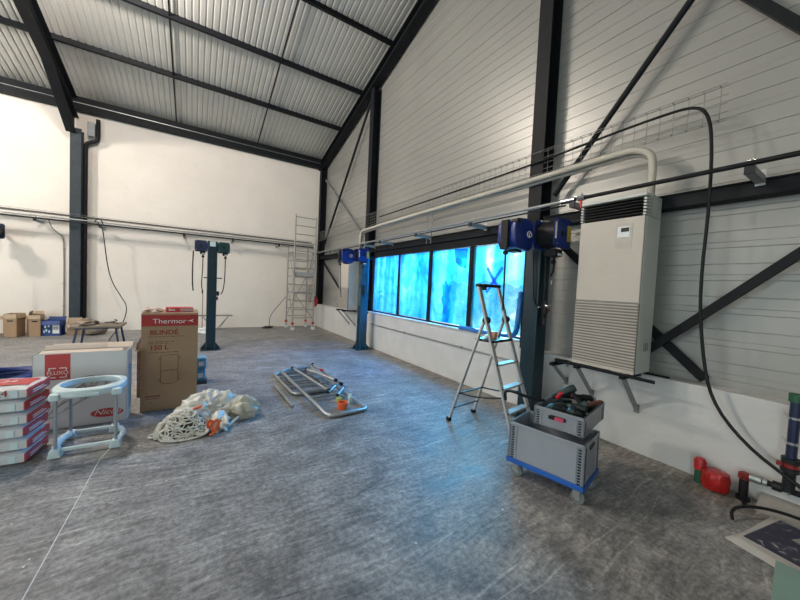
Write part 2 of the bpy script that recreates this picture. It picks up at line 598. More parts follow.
# roof: trapezoid sheets, ribs running down the slope
b = B()
xs = []
x = LEFT_X
while x < 0.25:
    xs += [(x, 0), (x + .045, 0), (x + .062, .017), (x + .093, .017), (x + .110, 0)]
    x += .125
for y0, y1 in ((0.1, RIDGE_Y), (RIDGE_Y, FRONT_Y - .1)):
    lo = [b.bm.verts.new((px, y0, EAVE + SL * (-y0 if y0 > RIDGE_Y else y0 - FRONT_Y) + h)) if True else None for px, h in xs]
    hi = [b.bm.verts.new((px, y1, EAVE + SL * (-y1 if y1 >= RIDGE_Y else y1 - FRONT_Y) + h)) for px, h in xs]
    for i in range(len(xs) - 1):
        b.bm.faces.new((lo[i], lo[i + 1], hi[i + 1], hi[i]))
struct(b.build('ceiling', M_ROOF, solid=0.03), 'corrugated pale steel roof sheets', 'ceiling')

# ---- structural steel
PUR = 0.17
def steel(name, bb, label, cat, m=None, group=None):
    o = bb.build(name, m or M_STEEL, bev=0.003, seg=1)
    return tag(o, label, cat, group)
# columns
CX = 0.085
def column(y, top, label, x=CX):
    b = B(); b.ibeam((x, y, 0.83), (x, y, top), 0.20, 0.22, up=(1, 0, 0))
    o = steel('steel_column', b, label, 'column'); o['kind'] = 'structure'
    return o
column(-0.12, EAVE - .35, 'dark steel corner column beside the scaffold tower')
column(-4.17, roof_z(-4.17) - .45, 'dark steel wall column left of the blue filmed window')
column(-9.27, roof_z(-9.27) - .45, 'tall dark steel wall column between the window and air conditioner')
column(-13.85, roof_z(-13.85) - .45, 'dark steel wall column nearest the front wall')
b = B(); b.ibeam((-6.58, -.13, 0), (-6.58, -.13, 5.35), 0.22, 0.24, up=(0, 1, 0))
o = steel('steel_column', b, 'dark steel column on the cream back wall', 'column', mat('slate_steel', (0.030, 0.040, 0.050), 0.5, 0, .15, spec=.3)); o['kind'] = 'structure'
# rafters
def slope_pt(x, y, d):
    return Vector((x, y, roof_z(y) - PUR - d))
b = B(); b.ibeam(slope_pt(0.03, 0.05, .13), slope_pt(0.03, RIDGE_Y, .13), 0.20, 0.26)
b.ibeam(slope_pt(0.03, RIDGE_Y, .13), slope_pt(0.03, FRONT_Y, .13), 0.20, 0.26)
steel('roof_rafter', b, 'dark steel rafter along the top of the ribbed gable wall', 'rafter')
b = B(); b.ibeam(slope_pt(-6.66, 0.0, .21), slope_pt(-6.66, RIDGE_Y, .21), 0.20, 0.42)
b.ibeam(slope_pt(-6.66, RIDGE_Y, .21), slope_pt(-6.66, FRONT_Y, .21), 0.20, 0.42)
b.prism([(-.02, roof_z(0) - PUR - .9), (-.28, roof_z(-.28) - PUR - .95), (-1.9, roof_z(-1.9) - PUR - .40), (-.02, roof_z(0) - PUR - .40)], -6.667, -6.653, 'X')
b.bar((-6.66, -.27, roof_z(-.27) - PUR - .94), (-6.66, -1.9, roof_z(-1.9) - PUR - .41), .20, .016)
steel('roof_rafter', b, 'dark steel rafter rising from the back wall column', 'rafter')
b = B(); b.ibeam(slope_pt(-13.1, 0.0, .21), slope_pt(-13.1, RIDGE_Y, .21), 0.20, 0.42)
b.ibeam(slope_pt(-13.1, RIDGE_Y, .21), slope_pt(-13.1, FRONT_Y, .21), 0.20, 0.42)
steel('roof_rafter', b, 'dark steel rafter over the middle of the hall', 'rafter')
# purlins
for y, lab in ((-1.92, 'dark roof purlin, first above the back wall'), (-3.50, 'dark roof purlin, second up from the back wall'),
               (-5.10, 'dark roof purlin, third up from the back wall'), (-6.75, 'dark roof purlin, fourth up from the back wall'),
               (-8.6, 'dark roof purlin beside the ridge on the back slope'), (-12.2, 'dark roof purlin on the front slope'), (-15.4, 'dark lower roof purlin on the front slope')):
    b = B()
    p0, p1 = Vector((LEFT_X + .02, y, roof_z(y) - PUR / 2 - .008)), Vector((0.12, y, roof_z(y) - PUR / 2 - .008))
    b.bar(p0, p1, .012, PUR - .02)
    b.bar(p0 + Vector((0, -.03, -.075)), p1 + Vector((0, -.03, -.075)), .07, .012)
    b.bar(p0 + Vector((0, .03, .075)), p1 + Vector((0, .03, .075)), .07, .012)
    steel('roof_purlin', b, lab, 'purlin')
b = B()
b.b2((LEFT_X + .02, -.20, EAVE - .20), (-0.02, -.02, EAVE - .06))
b.b2((LEFT_X + .02, -.16, EAVE - .40), (-0.02, -.02, EAVE - .22))
steel('eave_beam', b, 'long dark eave beam along the top of the cream wall', 'beam')
b = B(); b.b2((LEFT_X + .02, -.172, EAVE - .222), (-0.06, -.162, EAVE - .205))
tag(b.build('drip_strip', M_GALV), 'thin pale metal strip along the eave beam', 'strip')
# sag rods between the purlins
ys = [-.15, -1.92, -3.50, -5.10, -6.75]
for x, nm in ((-4.45, 'left of the roof bay'), (-2.22, 'right of the roof bay')):
    for i in range(4):
        b = B(); b.cyl((x, ys[i], roof_z(ys[i]) - .10), (x, ys[i + 1], roof_z(ys[i + 1]) - .10), .016, 8)
        tag(b.build('sag_rod', M_STEEL), 'thin dark sag rod %s, %s purlin gap from the back wall' % (nm, ('first', 'second', 'third', 'fourth')[i]), 'rod', 'roof sag rods')
# wall girts
for y0, y1, lab in ((-4.06, -.22, 'dark horizontal wall rail between the corner and first column'), (-9.16, -4.28, 'dark horizontal rail over the blue window'),
                    (-13.75, -9.38, 'dark horizontal wall rail behind the large air conditioner')):
    b = B(); b.b2((0.02, y0, 2.50), (0.18, y1, 2.63)); b.b2((0.0, y0, 2.618), (0.19, y1, 2.632))
    steel('wall_rail', b, lab, 'rail')
# diagonal wind braces on the gable
def brace(p0, p1, lab, r=.03, angle=False, m=None):
    b = B()
    if angle:
        b.bar(p0, p1, .07, .07, up=(1, 0, 0))
    else:
        b.cyl(p0, p1, r, 10)
    tag(b.build('wind_brace', m or M_STEEL), lab, 'brace')
brace((.06, -9.50, 2.90), (.06, -13.0, 7.19), 'dark tubular brace rising behind the cream pipe above the air conditioner', .032)
brace((.145, -9.55, 6.62), (.145, -12.22, 2.77), 'dark square brace in the top right of the gable wall', angle=True)
brace((.06, -10.45, .87), (.06, -12.08, 2.49), 'dark square brace rising to the right beyond the air conditioner', angle=True)
brace((.145, -9.52, 2.33), (.145, -11.09, .87), 'dark square brace falling behind the air conditioner to the low wall', angle=True)
brace((.14, -.24, 5.45), (.14, -4.05, 2.75), 'grey tubular brace falling from the corner to the first column', .032, m=M_PIPE)
brace((.06, -4.05, 6.75), (.06, -.22, 2.68), 'dark tubular brace rising from the corner to the first column top', .035)
brace((.13, -.24, 2.44), (.13, -3.05, .90), 'dark brace falling from the corner rail to the low wall', .03)
brace((.06, -2.25, .87), (.06, -4.05, 2.48), 'dark brace rising behind the small air conditioner', .03)
# rain outlet and downpipe beside the back wall column
t = T('downpipe', 'grey rain outlet box and dark downpipe beside the wall column', 'downpipe', (-6.30, -.14, 0))
b = B(); b.box((0.0, 0, 5.42), (.15, .13, .36)); b.build('outlet_box', mat('grey_box', (0.30, 0.32, 0.33), 0.5), t, bev=.01)
b = B(); b.tube([(.13, 0, 5.72), (.13, 0, 5.25), (.10, 0, 5.14), (0, 0, 5.10), (-.115, 0, 5.02), (-.115, 0, 4.8), (-.115, 0, 0.02)], .045, 10, 1); b.build('pipe', M_STEEL, t, smooth=True)

# ---- the window
win = T('window_1', 'long four-pane window with dark frame under blue film', 'window', (0.12, (WY0 + WY1) / 2, 0), kind='structure')
wy = lambda y: y - (WY0 + WY1) / 2
MULL = [-5.72, -6.88, -8.02]
edges = [WY1 - .05] + MULL + [WY0 + .05]
b = B()
b.b2((-.05, wy(WY0), 2.36), (.06, wy(WY1), 2.50)); b.b2((-.05, wy(WY0), .90), (.06, wy(WY1), .965))
b.b2((-.05, wy(WY1) - .09, .90), (.06, wy(WY1), 2.5)); b.b2((-.05, wy(WY0), .90), (.06, wy(WY0) + .06, 2.5))
b.build('window_frame', M_STEEL, win, bev=.004)
for y in MULL:
    b = B(); b.b2((-.045, wy(y) - .035, .94), (.055, wy(y) + .035, 2.40)); b.build('mullion', M_STEEL, win, bev=.004)
b = B(); b.b2((-.15, wy(WY0), .915), (.03, wy(WY1), .935)); b.build('window_sill', M_WHITEWALL, win)
gm = bpy.data.materials.new('window_glass'); gm.use_nodes = True
_nt = gm.node_tree; _p = _nt.nodes['Principled BSDF']
_tr = N(_nt, 'ShaderNodeBsdfTransparent'); _tr.inputs[0].default_value = (.94, .97, .96, 1)
_gl = N(_nt, 'ShaderNodeBsdfGlossy', Roughness=0.02); _mx = N(_nt, 'ShaderNodeMixShader'); _mx.inputs[0].default_value = .06
_nt.links.new(_tr.outputs[0], _mx.inputs[1]); _nt.links.new(_gl.outputs[0], _mx.inputs[2]); _nt.links.new(_mx.outputs[0], _nt.nodes['Material Output'].inputs[0])
FILMS = ('first pane from the left, deepest blue', 'second pane from the left, deep blue', 'third pane, bright cyan behind the ladder side', 'fourth pane, palest and crumpled, behind the stepladder')
DP = [((.004, .20, .66), (.06, .40, .84)), ((.004, .21, .70), (.05, .42, .88)), ((.012, .36, .78), (.10, .60, .92)), ((.03, .46, .82), (.36, .78, .94))]
for i in range(4):
    ya, yb = edges[i] - .04, edges[i + 1] + .04
    b = B(); b.b2((.02, wy(yb), .96), (.026, wy(ya), 2.37)); b.build('pane', gm, win)
    # the film hangs just inside the glass, with folds in it
    b = B()
    nu, nv = 26, 20
    g = []
    for u in range(nu + 1):
        row = []
        for v in range(nv + 1):
            y = ya + (yb - ya) * u / nu
            zz = .975 + (2.352 - .975) * v / nv
            dx = noise.noise(Vector((y * 3.2 + i * 7, zz * .8, 1.3))) * .022 + noise.noise(Vector((y * 8, zz * 5, 4))) * .006
            if i == 3:
                dx *= 1.5
            row.append(b.bm.verts.new((.105 + max(-.03, min(.028, dx)), y, zz)))
        g.append(row)
    for u in range(nu):
        for v in range(nv):
            b.bm.faces.new((g[u][v], g[u + 1][v], g[u + 1][v + 1], g[u][v + 1]))
    o = b.build('protective_film', film_material('blue_film_%s' % 'abcd'[i], i * 3.1 + 1, *DP[i]), smooth=True)
    tag(o, 'blue protective film over the ' + FILMS[i], 'film', 'blue films on the window panes')
MF2 = film_material('blue_film_double', 9.0, (.04, .40, .84), (.10, .58, .94))
# film scraps hanging on the panes
b = B(); b.prism([(-7.62, 2.34), (-7.95, 2.33), (-7.94, 1.98), (-7.78, 2.02), (-7.66, 2.10)], .060, .063, 'X')
tag(b.build('film_flap', MF2), 'triangular flap of doubled blue film at the third pane top', 'film')
b = B(); b.prism([(-7.30, 1.72), (-7.34, 1.68), (-7.42, 1.78), (-7.50, 1.66), (-7.58, 1.70), (-7.52, 1.50), (-7.60, 1.30), (-7.54, .99), (-7.36, .99), (-7.38, 1.3), (-7.30, 1.42), (-7.36, 1.52)], .060, .063, 'X')
tag(b.build('film_flap', MF2), 'loose crumpled blue film hanging in the third pane middle', 'film')
b = B(); b.bar((.06, -8.42, 1.98), (.06, -8.72, 1.58), .05, .004, up=(1, 0, 0)); b.bar((.066, -8.72, 1.98), (.066, -8.42, 1.58), .05, .004, up=(1, 0, 0))
tag(b.build('tape_cross', MF2), 'blue tape cross stuck on the fourth window pane', 'tape')
b = B()
b.tube([(-.03, -7.95, .965), (-.03, -8.4, .955), (-.03, -8.9, .965), (-.05, -9.10, .99), (-.07, -9.16, 1.15), (-.07, -9.17, 1.45), (-.07, -9.18, 1.62)], .036, 10, 2)
for v in b.bm.verts:
    v.co += Vector((noise.noise(v.co * 22), noise.noise(v.co * 25 + Vector((3, 1, 2))), noise.noise(v.co * 21 + Vector((9, 4, 2))))) * .012
tag(b.build('film_bundle', mat('gathered_film', (0.02, 0.16, 0.50), 0.3, 0, 0.2, 15), smooth=True), 'gathered blue film bundle along the sill and window right edge', 'film')
# what stands outside: a pale low building and a row of shrubs
b = B(); b.b2((14, -26, -.21), (22, -9.5, 3.4)); b.b2((13.7, -26.2, 3.4), (22.2, -9.3, 3.6))
tag(b.build('outbuilding', mat('pale_render', (0.62, 0.62, 0.6), 0.9)), 'pale low building seen through the blue film', 'building')
b = B()
for i in range(9):
    for k in range(7):
        c = Vector((11 + random.uniform(-.5, .5), -8 + i * 1.7 + random.uniform(-.6, .6), random.uniform(.1, 1.6)))
        o_ = bmesh.ops.create_icosphere(b.bm, subdivisions=2, radius=random.uniform(.4, .7))
        for v in o_['verts']:
            v.co = v.co * (1 + .3 * noise.noise(v.co * 4 + c)) + c
tag(b.build('hedge', mat('hedge_green', (0.07, 0.13, 0.05), 0.9, 0, .4, 5)), 'hedge in the yard seen through the blue film', 'hedge', kind='stuff')

# ================================================================== services on the walls
# wire cable trays
def cable_tray(name, label, p0, along, length, upv, width, outv, step, lip=.05):
    p0, along, upv, outv = map(Vector, (p0, along, upv, outv))
    t = T(name, label, 'cable tray', p0)
    b = B()
    for k in range(5):
        q = upv * (width * k / 4)
        b.cyl(q, q + along * length, .0035, 5)
    for q in (outv * lip, upv * width + outv * lip):
        b.cyl(q, q + along * length, .0035, 5)
    b.build('long_wires', M_WIRE, t)
    b = B()
    n = int(length / step)
    for i in range(n + 1):
        o = along * (i * step)
        b.tube([o + outv * lip, o, o + upv * width, o + upv * width + outv * lip], .0033, 5)
    b.build('cross_wires', M_WIRE, t)
    return t
cable_tray('cable_tray', 'upright wire mesh cable tray along the ribbed gable wall', (-.02, -.3, 3.19), (0, -1, 0), 10.83, (0, 0, 1), .30, (-1, 0, 0), .11)
cable_tray('cable_tray', 'flat wire mesh cable tray along the cream back wall', (-.35, -.34, 3.06), (-1, 0, 0), 12.0, (0, 1, 0), .24, (0, 0, 1), .15)
b = B()
for dy, dz in ((-.03, .015), (.0, .018), (.04, .015), (.08, .014)):
    b.cyl((-.35, -.24 + dy, 3.06 + dz), (-12.3, -.24 + dy, 3.06 + dz), .010, 6)
tag(b.build('cable_bundle', M_DARK), 'dark cables lying in the back wall cable tray', 'cable')
# pipes along the back wall
b = B(); b.cyl((-.3, -.42, 2.90), (-12.3, -.42, 2.90), .021, 10); tag(b.build('air_pipe', M_DARK, smooth=True), 'dark air pipe along the cream back wall', 'pipe')
b = B(); b.cyl((-.3, -.42, 2.965), (-12.3, -.42, 2.965), .019, 10); tag(b.build('air_pipe', M_GALV, smooth=True), 'pale grey pipe above the dark pipe on the back wall', 'pipe')
# brackets carrying them
def bracket_proto(name, label, loc, rz, L_):
    t = T(name, label, 'bracket', loc, rz, 'pipe brackets')
    b = B(); b.b2((-.028, 0, -.060), (.028, L_, -.055)); b.b2((-.028, 0, -.060), (-.024, L_, -.004)); b.b2((.024, 0, -.060), (.028, L_, -.004)); b.build('channel', mat('pale_zinc', (.30, .33, .33), .5, .1), t)
    b = B(); b.b2((-.03, L_ - .006, -.08), (.03, L_, .05)); b.build('wall_plate', M_GALV, t)
    b = B(); b.cyl((0, .05, -.01), (0, .05, .07), .005, 6); b.tube([(-.025, .05, .02), (-.022, .05, .055), (0, .05, .068), (.022, .05, .055), (.025, .05, .02)], .004, 5); b.build('pipe_clip', M_CHROME, t)
    b = B(); b.b2((-.03, -.012, -.062), (.03, .003, -.002)); b.build('end_cap', M_DARK, t)
    return t
# local +y points into the wall
br0 = bracket_proto('pipe_bracket', 'short steel pipe bracket at the top of the first dark window column', (-.33, -4.62, 2.655), -PI/2, .345)
for y, lab in ((-5.50, 'short steel pipe bracket over the first window pane'), (-6.92, 'short steel pipe bracket over the second window mullion'),
               (-8.38, 'short steel pipe bracket over the fourth window pane'), (-9.98, 'short steel pipe bracket with red valve beside it, left of the air conditioner'),
               (-11.36, 'short steel pipe bracket right of the hanging black cable'), (-2.3, 'short steel pipe bracket near the hall corner')):
    dup(br0, (-.33, y, 2.655), (0, 0, -PI/2), lab, 'pipe brackets')
for x, lab in ((-7.25, 'back wall pipe bracket left of the steel column'), (-6.05, 'back wall pipe bracket at the hanging grey cable'), (-4.2, 'back wall pipe bracket left of the free-standing post'),
               (-2.9, 'back wall pipe bracket right of the free-standing post'), (-1.5, 'back wall pipe bracket beside the scaffold tower')):
    c = dup(br0, (x, -.46, 2.88), (0, 0, 0), lab, 'pipe brackets')
    c.scale = (1, 1.30, 1)
# pipes along the gable wall
b = B(); b.cyl((-.28, -.2, 2.690), (-.28, -9.86, 2.690), .022, 10); tag(b.build('air_pipe', M_PIPE, smooth=True), 'grey air pipe running over the blue window', 'pipe')
b = B(); b.cyl((-.255, -.2, 2.648), (-.255, -9.86, 2.648), .011, 8); tag(b.build('pipe_shade_line', M_BLACK, smooth=True), 'thin black line standing for shade under the grey pipe over the window', 'cable')  # thin black rod drawn as the shaded underside of the grey pipe
t = T('air_pipe', 'black air pipe crossing above the large air conditioner', 'pipe', (-.28, -9.88, 2.69))
b = B(); b.cyl((0, 0, 0), (0, -4.6, .0), .021, 10); b.build('pipe', M_BLACK, t, smooth=True)
b = B(); b.cyl((0, .06, 0), (0, -.10, 0), .03, 10); b.cyl((0, -.14, 0), (0, -.17, 0), .028, 10); b.build('joint', M_CHROME, t, smooth=True)
t = T('red_valve', 'red lever valve hanging on the pipe left of the air conditioner', 'valve', (-.28, -10.05, 2.69))
b = B(); b.box((0, 0, -.055), (.02, .025, .12)); b.build('lever', M_RED, t, bev=.006)
b = B(); b.cyl((0, -.0, .022), (0, 0, .05), .014, 8); b.cyl((0, .04, 0), (0, -.04, 0), .032, 8); b.build('valve_body', M_CHROME, t)
# short drop pipe from tray to the window head
t = T('conduit', 'thin vertical conduit pair above the second window mullion', 'conduit', (.02, -6.95, 2.5))
b = B(); b.cyl((0, 0, 0), (0, 0, .72), .012, 8); b.build('tube', M_PIPE, t); b = B(); b.cyl((0, .14, -.0), (0, .14, .70), .008, 8); b.build('tube', M_PIPE, t)
b = B(); b.tube([(-.02, -4.55, .62), (-.02, -9.2, .62)], .014, 8); b.box((-.01, -6.2, .62), (.02, .03, .05)); b.box((-.01, -8.0, .62), (.02, .03, .05))
tag(b.build('conduit', M_PIPE, smooth=True), 'grey conduit along the white wall below the window', 'conduit')
# lagged refrigerant pipe between the two air conditioners
t = T('lagged_pipe', 'cream lagged pipe pair arching from the large air conditioner', 'pipe', (0, 0, 0))
for dx, dz, r, nm in ((-.10, 0.0, .034, 'pipe'), (-.035, -.030, .026, 'pipe')):
    b = B()
    b.tube([(dx, -10.64 + (dx + .1) * .4, 2.60), (dx, -10.64 + (dx + .1) * .4, 2.98 + dz), (dx, -10.60, 3.06 + dz), (dx, -10.48, 3.13 + dz), (dx, -10.30, 3.135 + dz), (dx, -9.0, 3.12 + dz), (dx, -4.20, 3.10 + dz), (dx, -4.02, 3.07 + dz), (dx, -3.95, 2.98 + dz), (dx, -3.95, 2.62), (dx, -3.75, 2.50)], r, 12, 2)
    b.build(nm, M_LAG if dx == -.10 else mat('grey_lagging', (.42, .41, .37), .6), t, smooth=True)
# black cable leaving the tray and dropping to the floor pipework
b = B()
b.tube([(-.045, -4.9, 3.34), (-.045, -7.2, 3.34), (-.045, -9.3, 3.36), (-.05, -10.2, 3.40), (-.07, -10.7, 3.40), (-.10, -10.92, 3.37), (-.115, -11.02, 3.28), (-.12, -11.07, 3.06), (-.12, -11.09, 2.49), (-.12, -11.07, 1.70), (-.12, -11.12, 1.17), (-.12, -11.20, .76), (-.14, -11.42, .47), (-.2, -11.72, .30), (-.25, -12.1, .10), (-.3, -12.6, .02)], .0135, 8, 2)
tag(b.build('hanging_cable', M_BLACK, smooth=True), 'thick black cable hanging down the ribbed wall to the floor', 'cable')
# back wall: hanging cable and wall conduit
b = B()
b.tube([(-6.10, -.44, 2.94), (-6.02, -.46, 2.86), (-5.98, -.44, 2.6), (-5.92, -.40, 1.9), (-5.82, -.4, 1.4), (-5.62, -.42, 1.0), (-5.46, -.5, .72), (-5.5, -.8, .3), (-5.62, -1.6, .05), (-5.6, -1.9, .02)], .012, 8, 2)
b.tube([(-6.16, -.44, 2.96), (-6.12, -.48, 3.04), (-6.02, -.48, 3.02), (-5.99, -.46, 2.90), (-6.06, -.46, 2.84), (-6.14, -.44, 2.9)], .011, 6, 2)
tag(b.build('hanging_cable', M_DARK, smooth=True), 'grey cable hanging down the cream wall right of the column', 'cable')
b = B(); b.tube([(-7.02, -.42, 2.88), (-7.03, -.2, 2.74), (-7.0, -.06, 2.66), (-6.88, -.03, 2.55), (-6.84, -.025, 2.4), (-6.84, -.025, .35)], .013, 8, 1)
for z in (2.2, 1.3, .7):
    b.box((-6.84, -.02, z), (.05, .03, .02))
tag(b.build('conduit', M_PIPE, smooth=True), 'thin grey conduit down the cream wall left of the column', 'conduit')

# ------------------------------------------------------------------ hose reels and posts
def hose(parent, pts, r=.010, m=None):
    b = B(); b.tube(pts, r, 8, 2); return b.build('hose', m or M_BLACK, parent, smooth=True)

def open_reel(label, loc, body_m, hose_pts, labelled=False, group=None, s=1.0):
    """square side plates facing -y and +y, drum between them, hose guide below"""
    t = T('hose_reel', label, 'hose reel', loc, 0, group)
    for sy in (-1, 1):
        b = B(); b.prism([(-.12 * s, -.10 * s), (-.10 * s, -.12 * s), (.10 * s, -.12 * s), (.12 * s, -.10 * s), (.12 * s, .10 * s), (.10 * s, .12 * s), (-.10 * s, .12 * s), (-.12 * s, .10 * s)], sy * .09 * s - .004, sy * .09 * s + .004, 'Y')
        p = b.build('side_plate', body_m, t, bev=.004)
        for x in (-.095, .095):
            for z in (-.09, .09):
                b = B(); b.cyl((x * s, sy * .094 * s, z * s), (x * s, sy * .104 * s, z * s), .009, 8); b.build('bolt', M_CHROME, p)
        b = B(); b.cyl((0, sy * .09 * s, 0), (0, sy * .105 * s, 0), .03, 12); b.build('axle', M_DARK, p)
    b = B(); b.cyl((0, -.084 * s, 0), (0, .084 * s, 0), .108 * s, 24); b.build('drum', M_BLACK, t, smooth=True)
    b = B(); b.box((.03 * s, 0, -.15 * s), (.10 * s, .10 * s, .06 * s)); b.build('hose_guide', M_DARK, t, bev=.01)
    b = B(); b.cyl((.015 * s, -.055 * s, -.165 * s), (.07 * s, -.055 * s, -.165 * s), .014, 10); b.build('roller', M_WHITE, t)
    b = B(); b.lathe([(.004, -.03), (.024, -.018), (.030, 0), (.024, .018), (.004, .03)], (.04 * s, 0, -.225 * s), 14); b.build('hose_stop', M_BLACK, t, smooth=True)
    hose(t, [(.04 * s, 0, -.16 * s)] + hose_pts)
    if labelled:
        b = B(); b.b2((.055 * s, -.097 * s - .004, -.06 * s), (.105 * s, -.097 * s, .07 * s)); b.build('warning_label', M_YEL, t)
        b = B(); b.b2((-.112 * s, -.097 * s - .004, -.05 * s), (-.094 * s, -.097 * s, .08 * s)); b.build('white_lettering', M_PRINTWHITE, t)
    return t

def closed_reel(label, loc, hose_pts, rz=0, s=1.0, m=None):
    t = T('hose_reel', label, 'hose reel', loc, rz)
    poly = []
    for k in range(28):
        a = 2 * PI * k / 28
        ca, sa = math.cos(a), math.sin(a)
        poly.append((.17 * s * abs(ca) ** .62 * (1 if ca >= 0 else -1), .18 * s * abs(sa) ** .62 * (1 if sa >= 0 else -1) - (.02 * s if sa < 0 and ca > 0 else 0)))
    b = B(); b.prism(poly, -.13 * s, .13 * s, 'Y'); b.build('casing', m or M_BLUE, t, bev=.018, smooth=True, seg=3)
    b = B(); b.prism([(-.205 * s, -.19 * s), (-.172 * s, -.19 * s), (-.172 * s, .15 * s), (-.205 * s, .15 * s)], -.05 * s, .05 * s, 'Y'); b.build('swivel_bracket', M_BLACK, t, bev=.006)
    b = B(); b.cyl((-.125 * s, -.136 * s, .13 * s), (-.125 * s, -.06 * s, .13 * s), .032 * s, 14); b.build('bearing', M_DARK, t, smooth=True)
    # ring-shaped emblem on the face
    b = B()
    b.tube([(.08 * s + .038 * math.cos(a) * s, -.133 * s, .0 + .034 * math.sin(a) * s) for a in [k * PI / 8 for k in range(2, 15)]], .006 * s, 6)
    b.tube([(.10 * s + .024 * math.cos(a) * s, -.133 * s, -.004 + .022 * math.sin(a) * s) for a in [k * PI / 6 for k in range(12)]], .005 * s, 6, closed=True)
    b.build('emblem', M_PRINTWHITE, t)
    b = B(); b.prism([(-.07 * s, -.175 * s), (.07 * s, -.18 * s), (.05 * s, -.21 * s), (-.05 * s, -.205 * s)], -.06 * s, .06 * s, 'Y'); b.build('hose_guide', M_DARK, t, bev=.006)
    b = B(); b.lathe([(.004, -.03), (.026, -.018), (.032, 0), (.026, .018), (.004, .03)], (-.16 * s, 0, -.225 * s), 14); b.build('hose_stop', M_BLACK, t, smooth=True)
    hose(t, [(-.16 * s, 0, -.16 * s)] + hose_pts)
    return t

def post(label, loc, H, m, w=.19, base=.20):
    t = T('reel_post', label, 'post', loc)
    b = B(); b.b2((-w / 2, -w / 2, .012), (w / 2, w / 2, H)); b.build('upright', m, t, bev=.012)
    b = B(); b.b2((-base, -base, 0), (base, base, .014))
    for sx, sy in ((1, 0), (-1, 0), (0, 1), (0, -1)):
        if sx:
            b.prism([(sx * w / 2, .014), (sx * (base - .005), .014), (sx * w / 2, .15)], -.09, -.075, 'Y'); b.prism([(sx * w / 2, .014), (sx * (base - .005), .014), (sx * w / 2, .15)], .075, .09, 'Y')
        else:
            b.prism([(sy * w / 2, .014), (sy * (base - .005), .014), (sy * w / 2, .15)], -.09, -.075, 'X'); b.prism([(sy * w / 2, .014), (sy * (base - .005), .014), (sy * w / 2, .15)], .075, .09, 'X')
    b.build('base_plate', m, t)
    b = B(); b.b2((-.22, -.02, H - .15), (.22, .02, H - .07)); b.build('cross_arm', M_DARK, t)
    return t

# free-standing post in the hall
t = post('dark petrol post standing free in the hall with two hose reels', (-3.58, -3.62, 0), 2.44, M_TEAL)
b = B(); b.b2((-.055, -.105, 2.32), (.055, -.097, 2.43)); b.build('pale_plate', M_MINT, t)
b = B(); b.b2((.10, -.05, 1.22), (.15, .04, 1.32)); b.b2((.10, -.03, 1.12), (.13, .02, 1.2)); b.build('switch_box', M_DARK, t, bev=.006)
b = B(); b.cyl((-.16, -.03, 1.62), (.2, -.03, 1.62), .012, 8); b.build('hose_bar', M_DARK, t)
open_reel('dark plate hose reel on the left of the free-standing post', (-3.80, -3.62, 2.315), M_NAVY, [(.04, 0, -.5), (.02, -.03, -.85), (.045, -.02, -1.0), (.035, 0, -1.05)])
open_reel('dark plate hose reel on the right of the free-standing post', (-3.36, -3.62, 2.315), mat('dark_teal_plate', (.010, .045, .05), .35), [(.04, 0, -.45), (.03, -.02, -.8), (.0, -.03, -1.0), (-.04, -.02, -1.06)])
b = B(); b.tube([(-3.94, -3.6, 2.2), (-3.95, -3.6, 1.9), (-3.95, -3.6, 1.5), (-3.93, -3.6, 1.32)], .013, 8, 1)
tag(b.build('hanging_hose', M_BLACK, smooth=True), 'short black hose hanging left of the free-standing post', 'hose')

# post by the corner column
t = post('petrol blue post standing before the column left of the window', (-.32, -4.70, 0), 2.42, M_TEALB, .20)
b = B(); b.b2((-.40, -.02, 2.20), (.0, .06, 2.26)); b.build('reel_arm', M_DARK, t)
b = B(); b.tube([(.02, -.115, 1.9), (.03, -.14, 1.6), (.0, -.15, 1.5), (.05, -.16, 1.35), (.12, -.15, 1.3), (.16, -.13, 1.22)], .010, 8, 2); b.build('looped_hose', M_BLACK, t, smooth=True)
b = B(); b.b2((-.07, -.15, 1.40), (-.01, -.10, 1.62)); b.cyl((-.04, -.14, 1.3), (-.04, -.14, 1.4), .02, 8); b.build('air_regulator', M_DARK, t, bev=.008)
b = B(); b.cyl((-.12, -.03, .25), (-.12, -.03, 1.1), .014, 8); b.cyl((-.12, -.03, .04), (-.12, -.03, .25), .035, 10); b.build('side_pipe', M_NAVY, t)
closed_reel('bright blue hose reel on the left of the wall post by the small air conditioner', (-.80, -4.68, 2.31), [(-.13, 0, -.35), (-.12, 0, -.8), (-.10, 0, -.95), (-.09, 0, -1.0)], s=.95)
open_reel('bright blue hose reel with yellow label on the right of the wall post', (-.50, -4.93, 2.34), M_BLUE, [(.03, -.01, -.5), (-.02, -.03, -.75), (-.06, -.05, -.8)], True, s=1.25)
# post before the tall column
t = post('dark petrol post standing before the tall column behind the stepladder', (-.24, -9.53, 0), 2.42, M_TEAL, .21, .15)
b = B(); b.tube([(-.03, -.11, 2.1), (-.03, -.13, 1.95), (-.02, -.13, 1.2)], .012, 8); b.build('air_line', M_DARK, t)
b = B(); b.lathe([(.012, 0), (.03, .01), (.03, .10), (.012, .11)], (-.02, -.15, 1.36), 14); b.cyl((-.02, -.15, 1.47), (-.02, -.15, 1.52), .014, 10); b.lathe([(.01, 0), (.022, .01), (.022, .08), (.01, .1)], (-.02, -.15, 1.22), 12); b.build('air_regulator', M_DARK, t, smooth=True)
b = B(); b.cyl((-.02, -.12, 1.455), (-.02, -.19, 1.455), .022, 12); b.cyl((-.14, -.14, 1.44), (.12, -.14, 1.44), .008, 8); b.cyl((.08, -.14, 1.44), (.10, -.14, 1.48), .008, 8); b.cyl((.08, -.14, 1.44), (.10, -.14, 1.40), .008, 8); b.build('coupling', M_CHROME, t, smooth=True)
b = B(); b.box((.02, -.16, 1.38), (.02, .02, .03)); b.box((.06, -.15, 1.40), (.03, .02, .015)); b.build('red_tap', M_RED, t)
